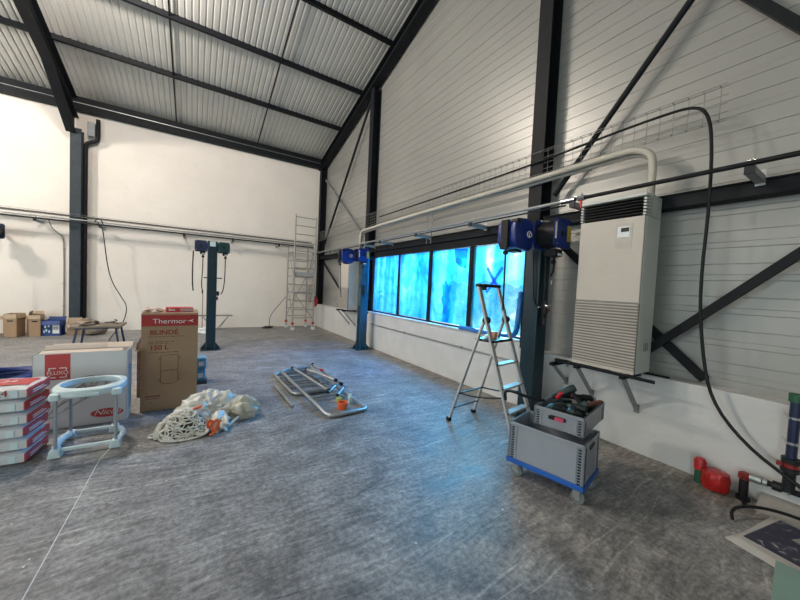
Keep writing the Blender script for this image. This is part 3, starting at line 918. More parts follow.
b = B(); b.tube([(.105, -.08, 1.70), (.19, -.08, 1.70), (.20, -.08, 1.72), (.20, -.08, 1.78)], .009, 8, 1); b.build('hose_hook', M_CHROME, t, smooth=True)
b = B(); b.tube([(-.05, -.05, 2.50), (.07, -.05, 2.52), (.12, -.05, 2.52), (.125, -.05, 2.46)], .012, 8, 1); b.build('inlet_elbow', M_CHROME, t, smooth=True)
b = B(); b.tube([(-.13, -.02, 2.12), (-.14, -.05, 1.8), (-.13, -.06, 1.5), (-.08, -.12, 1.43), (-.02, -.14, 1.44)], .010, 8, 2); b.build('loop_hose', M_BLACK, t, smooth=True)
closed_reel('closed blue hose reel with round emblem hung before the window', (-.69, -9.52, 2.29), [(-.158, 0, -.35), (-.15, 0, -.75), (-.15, 0, -.9)], s=1.0)
open_reel('open blue hose reel with yellow label beside the air conditioner', (-.33, -9.76, 2.31), M_BLUE, [(.0, -.05, -.35), (-.08, -.09, -.45), (-.14, -.1, -.5)], True, s=1.42)
# reel on the back wall at the photo edge
t = open_reel('navy hose reel hanging by the back wall at the left edge', (-7.93, -.55, 2.50), M_NAVY, [(.10, 0, -.45), (.12, 0, -.9), (.11, 0, -1.0)], s=1.5)
b = B(); b.b2((-.02, .13, .0), (.02, .55, .06)); b.build('wall_arm', M_STEEL, t)
b = B(); b.cyl((.11, 0, -1.0), (.11, 0, -1.16), .028, 10); b.build('hose_nozzle', M_BLACK, t)

# ------------------------------------------------------------------ air conditioners
def air_conditioner(label, x0, x1, y0, y1, z0, z1, wide):
    """cabinet with louvred outlet on top, front panel, finned intake below; front faces -x"""
    t = T('air_conditioner', label, 'air conditioner', (0, 0, 0))
    H = z1 - z0
    top = z1 - .20
    b = B(); b.b2((x0 + .03, y0, z0), (x1, y1, top)); b.b2((x0 + .16, y0, top), (x1, y1, z1)); b.b2((x0 - .005, y0, z1 - .02), (x1, y1, z1 + .012)); b.build('cabinet', M_ACSIDE, t, bev=.008)
    b = B(); b.b2((x0 + .14, y0 + .03, top), (x0 + .158, y1 - .03, z1 - .02)); b.build('outlet_recess', M_BLACK, t)
    for k in range(6):
        zz = top + .012 + k * .029
        b = B(); b.box((x0 + .06, (y0 + y1) / 2, zz), (.11, y1 - y0 - .05, .005), rot=Matrix.Rotation(.25, 4, 'Y')); b.build('louvre', M_DARK, t)
    b = B()
    for yy in (y0 + .012, y1 - .012):
        for k in range(6):
            b.box((x0 + .06, yy, top + .012 + k * .029), (.12, .024, .017))
        b.b2((x0 + .10, yy - .012, top), (x0 + .16, yy + .012, z1 - .02))
    b.build('louvre_end', M_ACSIDE, t)
    zf = z0 + H * .40
    b = B(); b.b2((x0, y0 + .004, zf), (x0 + .04, y1 - .004, top - .004)); b.build('front_panel', M_ACFACE, t, bev=.006)
    b = B(); b.b2((x0 + .012, y0 + .004, z0), (x0 + .04, y1 - .004, zf - .004)); b.build('intake_panel', mat('fin_gap_shade', (.20, .185, .165), .5), t)  # backing darkened so the gaps between the fins look shaded
    n = 22
    b = B()
    for k in range(n):
        zz = z0 + .05 + (zf - z0 - .07) * k / (n - 1)
        b.box((x0 + .004, (y0 + y1) / 2, zz), (.022, y1 - y0 - .012, .012))
    b.b2((x0, y0 + .004, z0), (x0 + .03, y1 - .004, z0 + .035))
    o = b.build('intake_fins', M_ACFACE, t)
    if wide:
        yc = y0 + .175
        b = B(); b.b2((x0 - .003, yc - .075, top - .31), (x0 + .002, yc + .075, top - .06)); p = b.build('control_panel', mat('control_enamel', (.46, .43, .385), .4), t)
        b = B(); b.b2((x0 - .009, yc - .055, top - .20), (x0 - .002, yc + .055, top - .09)); p2 = b.build('thermostat', M_WHITE, t, bev=.003)
        b = B(); b.b2((x0 - .011, yc - .048, top - .145), (x0 - .008, yc + .022, top - .105)); b.build('display', M_GLASSY, p2)
        for k in range(3):
            b = B(); b.tube([(x0 + .17 + .035 * k, y0 - .002, z0 + .22), (x0 + .18 + .035 * k, y0 - .002, z0 + .26), (x0 + .165 + .035 * k, y0 - .002, z0 + .30)], .004, 5); b.build('pencil_mark', M_PRINTGREY, t)
    return t
air_conditioner('large upright air conditioner on brackets right of the tall column', -.335, .015, -10.70, -10.09, .862, 2.595, True)
air_conditioner('small upright air conditioner behind the post left of the window', -.31, .03, -3.72, -3.06, .90, 2.45, False)
def wall_bracket(label, y, zt, L_, dz, back=0.0):
    t = T('wall_bracket', label, 'bracket', (back, y, zt), 0, 'air conditioner wall brackets')
    b = B(); b.b2((-L_, -.02, -.035), (0, .02, 0)); b.b2((-L_, -.02, -.005), (0, .02, 0)); b.build('arm', M_STEEL, t)
    b = B(); b.bar((-L_ + .04, 0, -.02), (-.015, 0, -dz), .04, .022); b.build('strut', M_GALV if back < -.5 else M_PIPE, t)
    b = B(); b.b2((-.008, -.025, -dz - .05), (0, .025, -dz + .04)); b.b2((-.008, -.02, -.08), (0, .02, 0)); b.build('foot_plate', M_PIPE, t)
    return t
def strut_bracket(label, y, zt, L_, dz, x_out=0.0):
    return wall_bracket(label, y, zt, L_, dz, x_out)
strut_bracket('left steel strut bracket under the large air conditioner', -10.17, .845, .40, .36)
strut_bracket('right steel strut bracket under the large air conditioner', -10.62, .845, .40, .38)
strut_bracket('thin steel strut bracket right of the dark petrol post', -9.86, .80, .35, .25)
strut_bracket('left steel strut bracket under the small air conditioner', -3.18, .89, .42, .42)
strut_bracket('right steel strut bracket under the small air conditioner', -3.62, .89, .42, .42)
b = B(); b.b2((-.40, -10.88, .845), (-.36, -9.95, .860)); b.b2((-.37, -10.88, .830), (-.36, -9.95, .860)); b.b2((-.06, -10.88, .845), (-.02, -9.95, .860))
tag(b.build('bracket_rail', M_STEEL), 'dark steel rails carrying the large air conditioner', 'rail')
b = B(); b.b2((-.05, -10.35, .765), (-.005, -9.72, .80)); b.b2((-.05, -10.35, .765), (-.04, -9.72, .80))
tag(b.build('mounting_rail', M_PIPE), 'grey steel rail on the wall below the large air conditioner', 'rail')

# ================================================================== loose things on the floor
# ---- mobile scaffold tower
t = T('scaffold_tower', 'tall narrow aluminium scaffold tower on wheels in the hall corner', 'scaffold', (0, 0, 0))
SX0, SX1, SYF, SYB = -1.13, -.44, -1.12, -.34
M_SCAF = mat('dull_aluminium', (0.34, 0.34, 0.33), 0.5, 0.3, 0.08, 25)
for x, y, top in ((SX0, SYF, 3.86), (SX1, SYF, 3.86), (SX0 - .03, SYB, 2.85), (SX1 - .03, SYB, 2.85)):
    b = B(); b.cyl((x, y, .2), (x, y, top), .024, 10); b.build('upright', M_SCAF, t, smooth=True)
    b = B(); b.cyl((x, y - .02, .07), (x, y + .02, .07), .07, 18); b.build('castor_wheel', M_WHITE, t, smooth=True)
    b = B(); b.cyl((x, y, .12), (x, y, .25), .018, 8); b.b2((x - .03, y - .035, .10), (x + .03, y + .035, .15)); b.build('castor_fork', M_GALV, t)
    b = B(); b.b2((x - .04, y - .05, .20), (x + .04, y + .04, .27)); b.build('brake_lever', M_RED, t, bev=.01)
zz = .42
while zz < 3.80:
    for y, top, dx in ((SYF, 3.86, 0), (SYB, 2.8, -.03)):
        if zz < top and not (y == SYF and 2.75 < zz < 2.8):
            b = B(); b.cyl((SX0 + dx, y, zz), (SX1 + dx, y, zz), .015, 8); b.build('rung', M_SCAF, t, smooth=True)
    zz += .28
for p0, p1 in (((SX0, SYF, .45), (SX0 - .03, SYB, 1.55)), ((SX1, SYF, 1.55), (SX1 - .03, SYB, .45)), ((SX0, SYF, 1.75), (SX0 - .03, SYB, 2.75)), ((SX1, SYF, 2.8), (SX1 - .03, SYB, 1.8)),
               ((SX0 - .02, SYB - .05, .5), (SX1, SYF + .05, 2.4)), ((SX1, SYF + .1, .4), (SX0, SYF + .1, 1.3))):
    b = B(); b.cyl(p0, p1, .013, 8); b.build('diagonal_brace', M_SCAF, t, smooth=True)
for y in (SYF - .03, SYB + .03):
    for z in (2.75, 2.3):
        pass
b = B(); b.b2((SX0 + .03, SYF + .03, 1.80), (SX1 - .03, SYB - .03, 1.84)); b.b2((SX0 + .03, SYF + .025, 1.84), (SX1 - .03, SYF + .045, 1.97)); b.build('platform', mat('grey_platform', (.36, .38, .38), .6), t)
t = T('tool_bag', 'small red bag hung on the scaffold tower by the corner', 'bag', (-.36, -1.05, .98))
b = B()
o_ = bmesh.ops.create_icosphere(b.bm, subdivisions=3, radius=1)
for v in o_['verts']:
    v.co = Vector((v.co.x * .085, v.co.y * .06, v.co.z * .16 - (.02 if v.co.z < 0 else 0))) * (1 + .25 * noise.noise(v.co * 2.2))
b.build('body', M_RED, t, smooth=True)
b = B(); b.tube([(-.03, 0, .13), (-.05, -.02, .24), (-.08, -.05, .30), (-.06, -.03, .2), (.02, 0, .13)], .007, 6, 1); b.build('strap', M_RED, t)
b = B(); b.tube([(-1.2, -.42, 1.1), (-1.35, -.4, .9), (-1.62, -.35, .55), (-1.72, -.32, .3), (-1.70, -.32, .05), (-1.75, -.35, .02)], .010, 8, 2)
for k in range(3):
    b.tube([(-1.80 + .16 * math.cos(a) + .03 * k, -.36 + .10 * math.sin(a), .015 + .018 * k) for a in [j * PI / 7 for j in range(14)]], .010, 6, closed=True)
tag(b.build('power_cable', M_DARK, smooth=True), 'dark cable from the scaffold tower coiled at the back wall', 'cable')

# ---- trestle and a plastic sheet by the back wall behind the post
t = T('folding_trestle', 'low steel trestle by the back wall behind the free-standing post', 'trestle', (-3.33, -.42, 0))
b = B(); b.bar((-.50, 0, .45), (.47, 0, .45), .05, .04); b.build('top_bar', M_PIPE, t)
for s in (-1, 1):
    for k in (-1, 1):
        b = B(); b.cyl((s * .36, 0, .44), (s * .06, k * .22, .012), .014, 8); b.build('leg', M_PIPE, t)
b = B(); b.cyl((-.36, -.1, 0), (-.36, -.1, 1.25), .012, 8); b.build('upright', mat('copper_tube', (.35, .22, .15), .4, .6), t)
b = B()
def crumple(bm, c, s, seed, amp=.3, sub=4, floor=.0):
    o_ = bmesh.ops.create_icosphere(bm, subdivisions=sub, radius=1)
    for v in o_['verts']:
        n = v.co.normalized()
        f = 1 + amp * noise.noise(n * 1.6 + Vector((seed, 0, 0))) + amp * .5 * noise.noise(n * 4 + Vector((0, seed, 0))) + amp * .22 * noise.noise(n * 10 + Vector((0, 0, seed)))
        p = Vector((n.x * s[0], n.y * s[1], n.z * s[2])) * f + Vector(c)
        if p.z < floor:
            p.z = floor
        v.co = p
crumple(b.bm, (-3.62, -.95, .05), (.22, .2, .11), 3, .4, 3, .003)
tag(b.build('plastic_sheet', M_WHITE, smooth=True), 'crumpled white plastic sheet on the floor behind the post', 'plastic sheet')

# ---- low table with blue legs and what lies on it
TX0, TX1, TYF, TYB, TZ = -6.02, -5.22, -3.05, -2.35, .50
t = T('work_table', 'low table with slim blue legs behind the white carton', 'table', ((TX0 + TX1) / 2, (TYF + TYB) / 2, 0))
hx, hy = (TX1 - TX0) / 2, (TYB - TYF) / 2
b = B(); b.b2((-hx, -hy, TZ - .035), (hx, hy, TZ)); b.build('table_top', mat('worn_chipboard', (.20, .17, .13), .8, 0, .25, 9), t)
for sx in (-1, 1):
    for sy in (-1, 1):
        b = B(); b.bar((sx * (hx - .10), sy * (hy - .08), TZ - .035), (sx * (hx - .03), sy * (hy - .02), .0), .035, .035); b.build('leg', M_NAVY, t)
b = B(); b.bar((-hx + .05, -hy + .08, TZ - .05), (hx - .05, -hy + .08, TZ - .05), .03, .03); b.build('rail', M_NAVY, t)
b = B(); crumple(b.bm, (TX0 + .16, -2.72, TZ + .03), (.20, .24, .10), 11, .45, 3, TZ + .001); tag(b.build('dust_sheet', mat('brown_paper', (.22, .18, .14), .9, 0, .3, 8), smooth=True), 'crumpled brown wrapping paper at the left end of the low table', 'paper')
b = B(); b.tube([(TX1 - .22 + .1 * math.cos(a), -2.7 + .12 * math.sin(a), TZ + .012 + .004 * k) for k, a in enumerate([j * PI / 8 for j in range(20)])], .010, 6); tag(b.build('cable_coil', M_BLACK), 'small coil of black cable on the right end of the low table', 'cable')

# ---- cardboard boxes along the back wall
def open_box(label, loc, w, d, h, rz, m=None, flaps=(35, 60, 110, 80), extra=None, name='cardboard_box'):
    """open carton: four thin walls, base and four flaps at the given opening angles"""
    t = T(name, label, 'box', loc, rz)
    m = m or M_CARD
    th = .006
    b = B()
    b.b2((-w / 2, -d / 2, 0), (w / 2, d / 2, th))
    b.b2((-w / 2, -d / 2, 0), (w / 2, -d / 2 + th, h)); b.b2((-w / 2, d / 2 - th, 0), (w / 2, d / 2, h))
    b.b2((-w / 2, -d / 2, 0), (-w / 2 + th, d / 2, h)); b.b2((w / 2 - th, -d / 2, 0), (w / 2, d / 2, h))
    b.build('body', m, t)
    fl = min(w, d) * .46
    for i, a in enumerate(flaps):
        if a is None:
            continue
        r = math.radians(a)
        b = B()
        L = w if i in (0, 2) else d
        o = b.box((0, 0, fl / 2), (L - .01, .005, fl))
        hinge = [(0, -d / 2, h), (w / 2, 0, h), (0, d / 2, h), (-w / 2, 0, h)][i]
        Mx = Matrix.Translation(hinge) @ Matrix.Rotation([0, PI / 2, PI, -PI / 2][i], 4, 'Z') @ Matrix.Rotation(r, 4, 'X')
        for v in b.bm.verts:
            v.co = Mx @ v.co
        b.build('flap', M_CARDL if m is M_CARD else m, t)
    if extra:
        extra(t, w, d, h)
    return t
def slot(t, w, d, h):
    b = B(); b.b2((-.05, -d / 2 - .002, h * .68), (.05, -d / 2 + .001, h * .68 + .03)); b.build('hand_hole', M_DARK, t)
open_box('brown cardboard box at the far left edge by the wall', (-7.98, -.66, 0), .32, .34, .50, .1, flaps=(150, 120, 150, 120))
open_box('tall brown cardboard box with hand slot, left of the pair on the floor', (-7.53, -.62, 0), .22, .36, .55, -.10, flaps=(178, 165, 175, 170), extra=slot)
open_box('pale open cardboard box standing between the two slotted boxes', (-7.33, -.20, 0), .20, .22, .46, .0, M_CARDL, (170, 120, 20, 150))
open_box('brown cardboard box with raised flaps beside the blue carton', (-7.17, -.62, 0), .20, .34, .52, .10, flaps=(175, 172, 30, -10), extra=slot)
def blueprint(t, w, d, h):
    b = B(); b.b2((.02, -d / 2 - .003, .06), (.14, -d / 2, h - .08)); b.build('white_panel', M_PRINTWHITE, t)
    b = B(); b.tube([(.08 + .035 * math.cos(a), -d / 2 - .005, h / 2 + .03 * math.sin(a)) for a in [k * PI / 8 for k in range(16)]], .007, 6, closed=True); b.bar((.06, -d / 2 - .005, h / 2), (.10, -d / 2 - .005, h / 2), .01, .004); b.build('round_emblem', M_NAVY, t)
    b = B()
    for x, z in ((-.13, .08), (-.09, .11), (-.04, .08), (-.11, .2), (-.05, .22)):
        b.b2((x - .014, -d / 2 - .003, z), (x + .014, -d / 2, z + .06))
    b.build('white_bottles_print', M_MINT, t)
open_box('blue printed carton with white emblem, beside the brown boxes', (-6.87, -.60, 0), .33, .28, .38, -.06, mat('blue_print_card', (.012, .04, .17), .6, 0, .2, 12), (140, 174, 60, 174), blueprint)
open_box('small brown cardboard box open against the steel column', (-6.50, -.55, 0), .28, .26, .30, .2, flaps=(150, 172, 10, 172))
b = B(); crumple(b.bm, (-6.08, -.75, .12), (.22, .16, .13), 23, .4, 3, .003); tag(b.build('packing_paper', mat('dark_brown_paper', (.16, .13, .10), .9, 0, .3, 8), smooth=True), 'heap of dark packing paper on the floor beside the steel column', 'paper')

# ---- blue hose ring on the floor
t = T('hose_coil', 'coil of blue hose on the floor left of the white carton', 'hose', (-6.18, -5.45, 0))
b = B(); R0 = .42
for k in range(9):
    rr = R0 - .03 * (k % 3)
    b.tube([(rr * math.cos(a), rr * math.sin(a), .035 + .055 * (k // 3) + .012 * math.sin(3 * a + k)) for a in [j * 2 * PI / 28 for j in range(28)]], .028, 8, closed=True)
b.build('coils', mat('royal_blue_hose', (.010, .028, .15), .4), t, smooth=True)

# ---- stacked cement-adhesive bags
M_BAG = mat('bag_paper', (.62, .62, .63), .45, 0, .05, 5, .3, 14)
bagp = T('mortar_bag', 'bottom white and red mortar bag of the stack', 'bag', (-5.33, -8.02, .0), -.10, 'mortar bags in the stack')
BW, BD, BH = .60, .375, .102
def bag_mesh(name, m, parent, x0, x1, sx, grow=0.0):
    b = B()
    nx, ny = 30, 18
    top, bot = [], []
    for i in range(nx + 1):
        rt, rb = [], []
        for j in range(ny + 1):
            u = x0 + (x1 - x0) * i / nx
            v = -1 + 2 * j / ny
            ed = (1 - abs(u) ** 7) * (1 - abs(v) ** 7)
            hh = BH / 2 * (.62 + .38 * max(0, ed) ** .5)
            wob = .006 * noise.noise(Vector((u * 3.5, v * 3, 2.2)))
            x = u * BW / 2 * (1 - .02 * v * v)
            y = v * BD / 2 * (1 - .03 * abs(u) ** 4)
            rt.append(b.bm.verts.new((x, y, BH / 2 + hh + wob + grow)))
            rb.append(b.bm.verts.new((x, y, BH / 2 - hh + wob * .3 - grow)))
        top.append(rt); bot.append(rb)
    for i in range(nx):
        for j in range(ny):
            b.bm.faces.new((top[i][j], top[i + 1][j], top[i + 1][j + 1], top[i][j + 1]))
            b.bm.faces.new((bot[i][j], bot[i][j + 1], bot[i + 1][j + 1], bot[i + 1][j]))
    for i in range(nx):
        for j in (0, ny):
            b.bm.faces.new((top[i][j], top[i + 1][j], bot[i + 1][j], bot[i][j]))
    for j in range(ny):
        for i in (0, nx):
            b.bm.faces.new((top[i][j], top[i][j + 1], bot[i][j + 1], bot[i][j]))
    return b.build(name, m, parent, smooth=True)
bag_mesh('sack', M_BAG, bagp, -1, .972, 0)
bag_mesh('red_end', M_PRINTBRIGHT, bagp, .972, 1, 0)
b = B()
for k in range(3):
    b.b2((BW / 2 * .55 - .16, -BD / 2 - .002, .03 + .014 * k), (BW / 2 * .55 - .02 - .03 * k, -BD / 2 + .004, .036 + .014 * k))
b.build('printed_lines', mat('green_print', (.10, .28, .25), .6), bagp)
b = B(); b.prism([(BW / 2 * (.62 + .02), -BD / 2 - .0015)] + [(0, 0)] * 0 + [(BW / 2 * .8, -BD / 2 - .0015), (BW / 2 * .8, -BD / 2 + .004), (BW / 2 * .64, -BD / 2 + .004)], .018, .078, 'Z'); b.build('pale_seal', M_MINT, bagp, bev=.012)
b = B()
for k in range(2):
    b.b2((BW / 2 - .006, -.12 + .0 * k, .036 + .018 * k), (BW / 2 + .002, .10 - .05 * k, .043 + .018 * k))
b.build('white_lettering', M_PRINTWHITE, bagp)
BAGL = ('second white and red mortar bag up from the floor', 'third white and red mortar bag up from the floor', 'fourth white and red mortar bag up from the floor', 'fifth mortar bag up, right under the topmost bag')
offs = [(.006, .008, -.08), (-.004, .0, -.115), (.012, -.006, -.09), (.002, .006, -.125), (.010, .0, -.09)]
for k, lab in enumerate(BAGL):
    dup(bagp, (-5.33 + offs[k][0], -8.02 + offs[k][1], .108 * (k + 1)), (0, 0, offs[k][2]), lab, 'mortar bags in the stack')
tb = dup(bagp, (-5.33 + offs[4][0], -8.02 + offs[4][1], .108 * 5), (0, 0, offs[4][2]), 'topmost mortar bag of the stack, red top marked 24', 'mortar bags in the stack')
b = B()
nx, ny = 16, 10
g = [[b.bm.verts.new(((.02 + .94 * i / nx) * BW / 2, (-.55 + 1.45 * j / ny) * BD / 2, BH + .0065 - .004 * (i / nx) ** 6 - .02 * (j / ny) ** 9 - .03 * (i / nx) ** 14)) for j in range(ny + 1)] for i in range(nx + 1)]
for i in range(nx):
    for j in range(ny):
        b.bm.faces.new((g[i][j], g[i + 1][j], g[i + 1][j + 1], g[i][j + 1]))
b.build('red_top_print', M_PRINTBRIGHT, tb)
text('printed_number', '24', .075, M_PRINTRED, tb, (.10, -BD / 2 - .003, .035), (PI / 2, 0, 0), 1.1)
text('printed_number', '24', .09, M_PRINTWHITE, tb, (.06, -.02, BH + .008), (0, 0, .0), 1.1)

# ---- white carton with the red badge
t = T('white_carton', 'large white open carton with red badge and line drawing', 'box', (-4.868, -7.385, 0), -.03)
cw, cd, ch, th = .725, .24, .775, .006
b = B(); b.b2((-cw / 2, -cd / 2, 0), (cw / 2, -cd / 2 + th, ch)); b.b2((-cw / 2, cd / 2 - th, 0), (cw / 2, cd / 2, ch)); b.b2((-cw / 2, -cd / 2, 0), (-cw / 2 + th, cd / 2, ch)); b.b2((cw / 2 - th, -cd / 2, 0), (cw / 2, cd / 2, ch)); b.b2((-cw / 2, -cd / 2, 0), (cw / 2, cd / 2, th))
b.build('body', M_CARDW, t)
for (hy_, a, L_, x0, x1) in ((cd / 2, -1.05, .09, -cw / 2 + .06, cw / 2), (cd / 2 - .03, -.75, .06, -cw / 2 + .02, cw / 2 - .22), (-cd / 2, -1.45, .10, -cw / 2 + .04, cw / 2 - .05)):
    b = B(); b.b2((x0, -.003, 0), (x1, .003, L_))
    for v in b.bm.verts:
        v.co = Matrix.Translation((0, hy_, ch)) @ Matrix.Rotation(a, 4, 'X') @ v.co
    b.build('flap', mat('pinkish_card', (.60, .52, .46), .8, 0, .05), t)
b = B(); b.box((.05, cd / 2 + .0487 - .008, ch + .026), (.10, .005, .03), rot=Matrix.Rotation(-1.05, 4, 'X')); b.build('red_mark', M_PRINTBRIGHT, t)
fy = -cd / 2 - .0015
b = B(); b.b2((-.275, fy, ch - .27), (-.09, fy + .002, ch - .008)); bd = b.build('red_badge', M_PRINTBRIGHT, t)
b = B()
bs = -.035
for x0_, x1_, z0_, z1_ in ((-.215, -.16, -.155, -.145), (-.135, -.08, -.155, -.145), (-.215, -.16, -.25, -.24), (-.135, -.08, -.25, -.24), (-.215, -.205, -.175, -.145), (-.09, -.08, -.175, -.145), (-.215, -.205, -.25, -.22), (-.09, -.08, -.25, -.22)):
    b.b2((x0_ + bs, fy - .001, ch + z0_), (x1_ + bs, fy + .001, ch + z1_))
b.build('badge_frame', M_PRINTWHITE, bd)
text('badge_lettering', 'FLUXO', .052, M_PRINTWHITE, bd, (-.1825, fy - .001, ch - .215), (PI / 2, 0, 0), .95, 'CENTER')
b = B(); b.prism([(.09 + .135 * math.cos(a) * (1 if abs(math.cos(a)) < .9 else 1.0), .10 + .047 * math.sin(a)) for a in [k * PI / 12 for k in range(24)]], fy, fy + .002, 'Y')
ov = b.build('red_oval', M_PRINTBRIGHT, t); ov.location = (.11, 0, .012)
text('oval_lettering', 'Nicoll', .078, M_PRINTWHITE, ov, (.09, fy - .001, .082), (PI / 2, 0, 0), 1.15, 'CENTER', .35)
# line drawing of pipes
b = B()
def ring(cx, cz, r, sq=1.0):
    b.tube([(cx + r * math.cos(a), fy, cz + r * sq * math.sin(a)) for a in [k * PI / 12 for k in range(24)]], .0024, 4, closed=True)
for cx, cz, r in ((.13, .44, .065), (.06, .46, .065), (.02, .36, .07)):
    ring(cx, cz, r); ring(cx, cz, r * .8)
    for s in (-1, 1):
        dx, dz = .53 * r * s * -1, .85 * r * s
        b.tube([(cx + dx, fy, cz + dz), (cx + dx - .30, fy, cz + dz - .19)], .0024, 4)
for k in range(5):
    b.tube([(-.08 - .05 * k, fy, .33 - .03 * k), (-.20 - .03 * k, fy, .20 - .035 * k)], .002, 4)
b.build('pipe_drawing', M_PRINTGREY, t)
b = B(); b.b2((cw / 2 - .0005, -.08, .1), (cw / 2 + .0015, .09, .6)); b.build('blue_side_light', mat('blue_window_tint', (.35, .50, .58), .7), t)  # blue window light on this side, painted as a pale tint

# brown box showing between the cartons
open_box('worn brown cardboard box wedged between the white and brown cartons', (-4.40, -6.50, 0), .26, .45, .72, .05, mat('worn_card', (.22, .14, .09), .9, 0, .25, 8), (150, 172, 160, 172))

# ---- tall water heater carton
t = T('heater_carton', 'tall brown carton printed BLINDE 150 L with red top band', 'box', (-4.14, -7.05, 0), .012)
w2, h2 = .28, 1.165
b = B(); b.b2((-w2, -w2, 0), (w2, w2, h2)); b.build('body', M_CARD, t, bev=.005)
fy = -w2 - .0015
b = B(); b.b2((-w2 + .001, fy, h2 - .155), (w2 - .001, fy + .002, h2 - .022))
rb = b.build('red_band', M_PRINTRED, t)
text('maker_lettering', 'Thermor', .080, M_PRINTWHITE, rb, (-.175, fy - .001, h2 - .122), (PI / 2, 0, 0), 1.12)
b = B(); b.prism([(.165, h2 - .095), (.20, h2 - .088), (.235, h2 - .07), (.215, h2 - .092), (.235, h2 - .112), (.20, h2 - .100)], fy - .001, fy + .001, 'Y'); b.build('leaf_emblem', M_PRINTWHITE, rb)
M_PR = mat('brick_red_print', (.26, .03, .025), .8)
text('printed_word', 'BLIND\u00c9', .076, M_PR, t, (-.20, fy, h2 - .255), (PI / 2, 0, 0), 1.10, bold=.0012)
text('printed_volume', '150 L', .076, M_PR, t, (-.20, fy, h2 - .435), (PI / 2, 0, 0), 1.05, bold=.0012)
b = B()
for z_, x1_ in ((-.285, .13), (-.345, .04), (-.365, -.01), (-.475, .09)):
    x = -.21
    while x < x1_:
        L_ = random.uniform(.02, .06)
        b.b2((x, fy, h2 + z_), (min(x + L_, x1_), fy + .002, h2 + z_ + .009)); x += L_ + .012
b.b2((-.235, fy, .165), (-.09, fy + .002, .185)); b.b2((-.235, fy, .14), (-.10, fy + .002, .15)); b.b2((-.18, fy, .09), (-.17, fy + .002, .11)); b.b2((-.235, fy, .215), (-.2, fy + .002, .222))
b.build('small_print', mat('faint_red_print', (.20, .09, .06), .8), t)
b = B()
hx0, hx1, hz0, hz1 = -.09, .08, .33, .65
b.tube([(hx0, fy, hz0), (hx0, fy, hz1), (hx0 + .01, fy, hz1 + .01), (hx1 - .01, fy, hz1 + .01), (hx1, fy, hz1), (hx1, fy, hz0), (hx1 - .04, fy, hz0 - .018), (hx0 + .04, fy, hz0 - .018)], .0022, 4, closed=True)
for x, s in ((hx0, -1), (hx1, 1)):
    for z_ in (hz0 + .03, hz1 - .03):
        b.tube([(x, fy, z_ + .012), (x + s * .022, fy, z_ + .012), (x + s * .022, fy, z_ - .012), (x, fy, z_ - .012)], .0018, 4)
b.cyl((.005, fy - .001, hz1 - .02), (.005, fy + .001, hz1 - .02), .005, 8)
x = -.05
while x < .06:
    b.b2((x, fy, .468), (x + .012, fy + .002, .480)); x += .018
b.tube([(hx0, fy, .475), (-.05, fy, .475)], .0018, 4); b.tube([(.062, fy, .475), (hx1, fy, .475)], .0018, 4)
b.build('heater_drawing', mat('drawing_print', (.12, .07, .045), .8), t)
b = B(); b.b2((-w2, -.03, h2), (w2, .03, h2 + .0012)); b.build('packing_tape', mat('packing_tape', (.45, .33, .20), .3), t)
t = T('red_box', 'flat red and white box on the tall brown carton', 'box', (-4.06, -7.12, h2 + .001), .10)
b = B(); b.b2((-.14, -.09, 0), (.14, .09, .055)); b.build('body', M_PRINTBRIGHT, t, bev=.003)
b = B(); b.b2((0.0, -.0915, .008), (.135, -.09, .048)); b.build('pale_print', mat('rose_print', (.50, .30, .30), .6), t)
b = B(); b.b2((-.11, -.0915, .02), (-.05, -.09, .035)); b.b2((-.115, -.0915, .015), (-.10, -.09, .045)); b.build('white_print_marks', M_PRINTWHITE, t)
b = B(); crumple(b.bm, (-4.33, -7.15, h2 + .02), (.085, .10, .03), 5, .7, 3, h2 + .001); tag(b.build('crumpled_packaging', mat('pinkish_wrap', (.55, .42, .36), .7, 0, .3, 20), smooth=True), 'crumpled pinkish packaging on the left of the tall carton top', 'packaging')
# blue packs behind the carton
bp = T('blue_pack', 'upper blue printed pack showing behind the tall carton', 'pack', (-3.86, -6.25, .215), 0, 'blue packs behind the carton')
b = B(); b.b2((-.13, -.11, 0), (.13, .11, .175)); b.build('body', mat('sky_blue_print', (.10, .30, .46), .4, 0, .25, 16), bp, bev=.02)
b = B(); b.b2((.03, -.112, .05), (.10, -.109, .12)); b.build('white_label', M_PRINTWHITE, bp)
dup(bp, (-3.87, -6.25, .035), (0, 0, .03), 'lower blue printed pack showing behind the tall carton', 'blue packs behind the carton')
b = B(); b.b2((-4.04, -6.42, 0), (-3.72, -6.08, .034)); tag(b.build('wooden_board', mat('dark_wood', (.06, .05, .045), .8)), 'dark board under the blue packs', 'board')

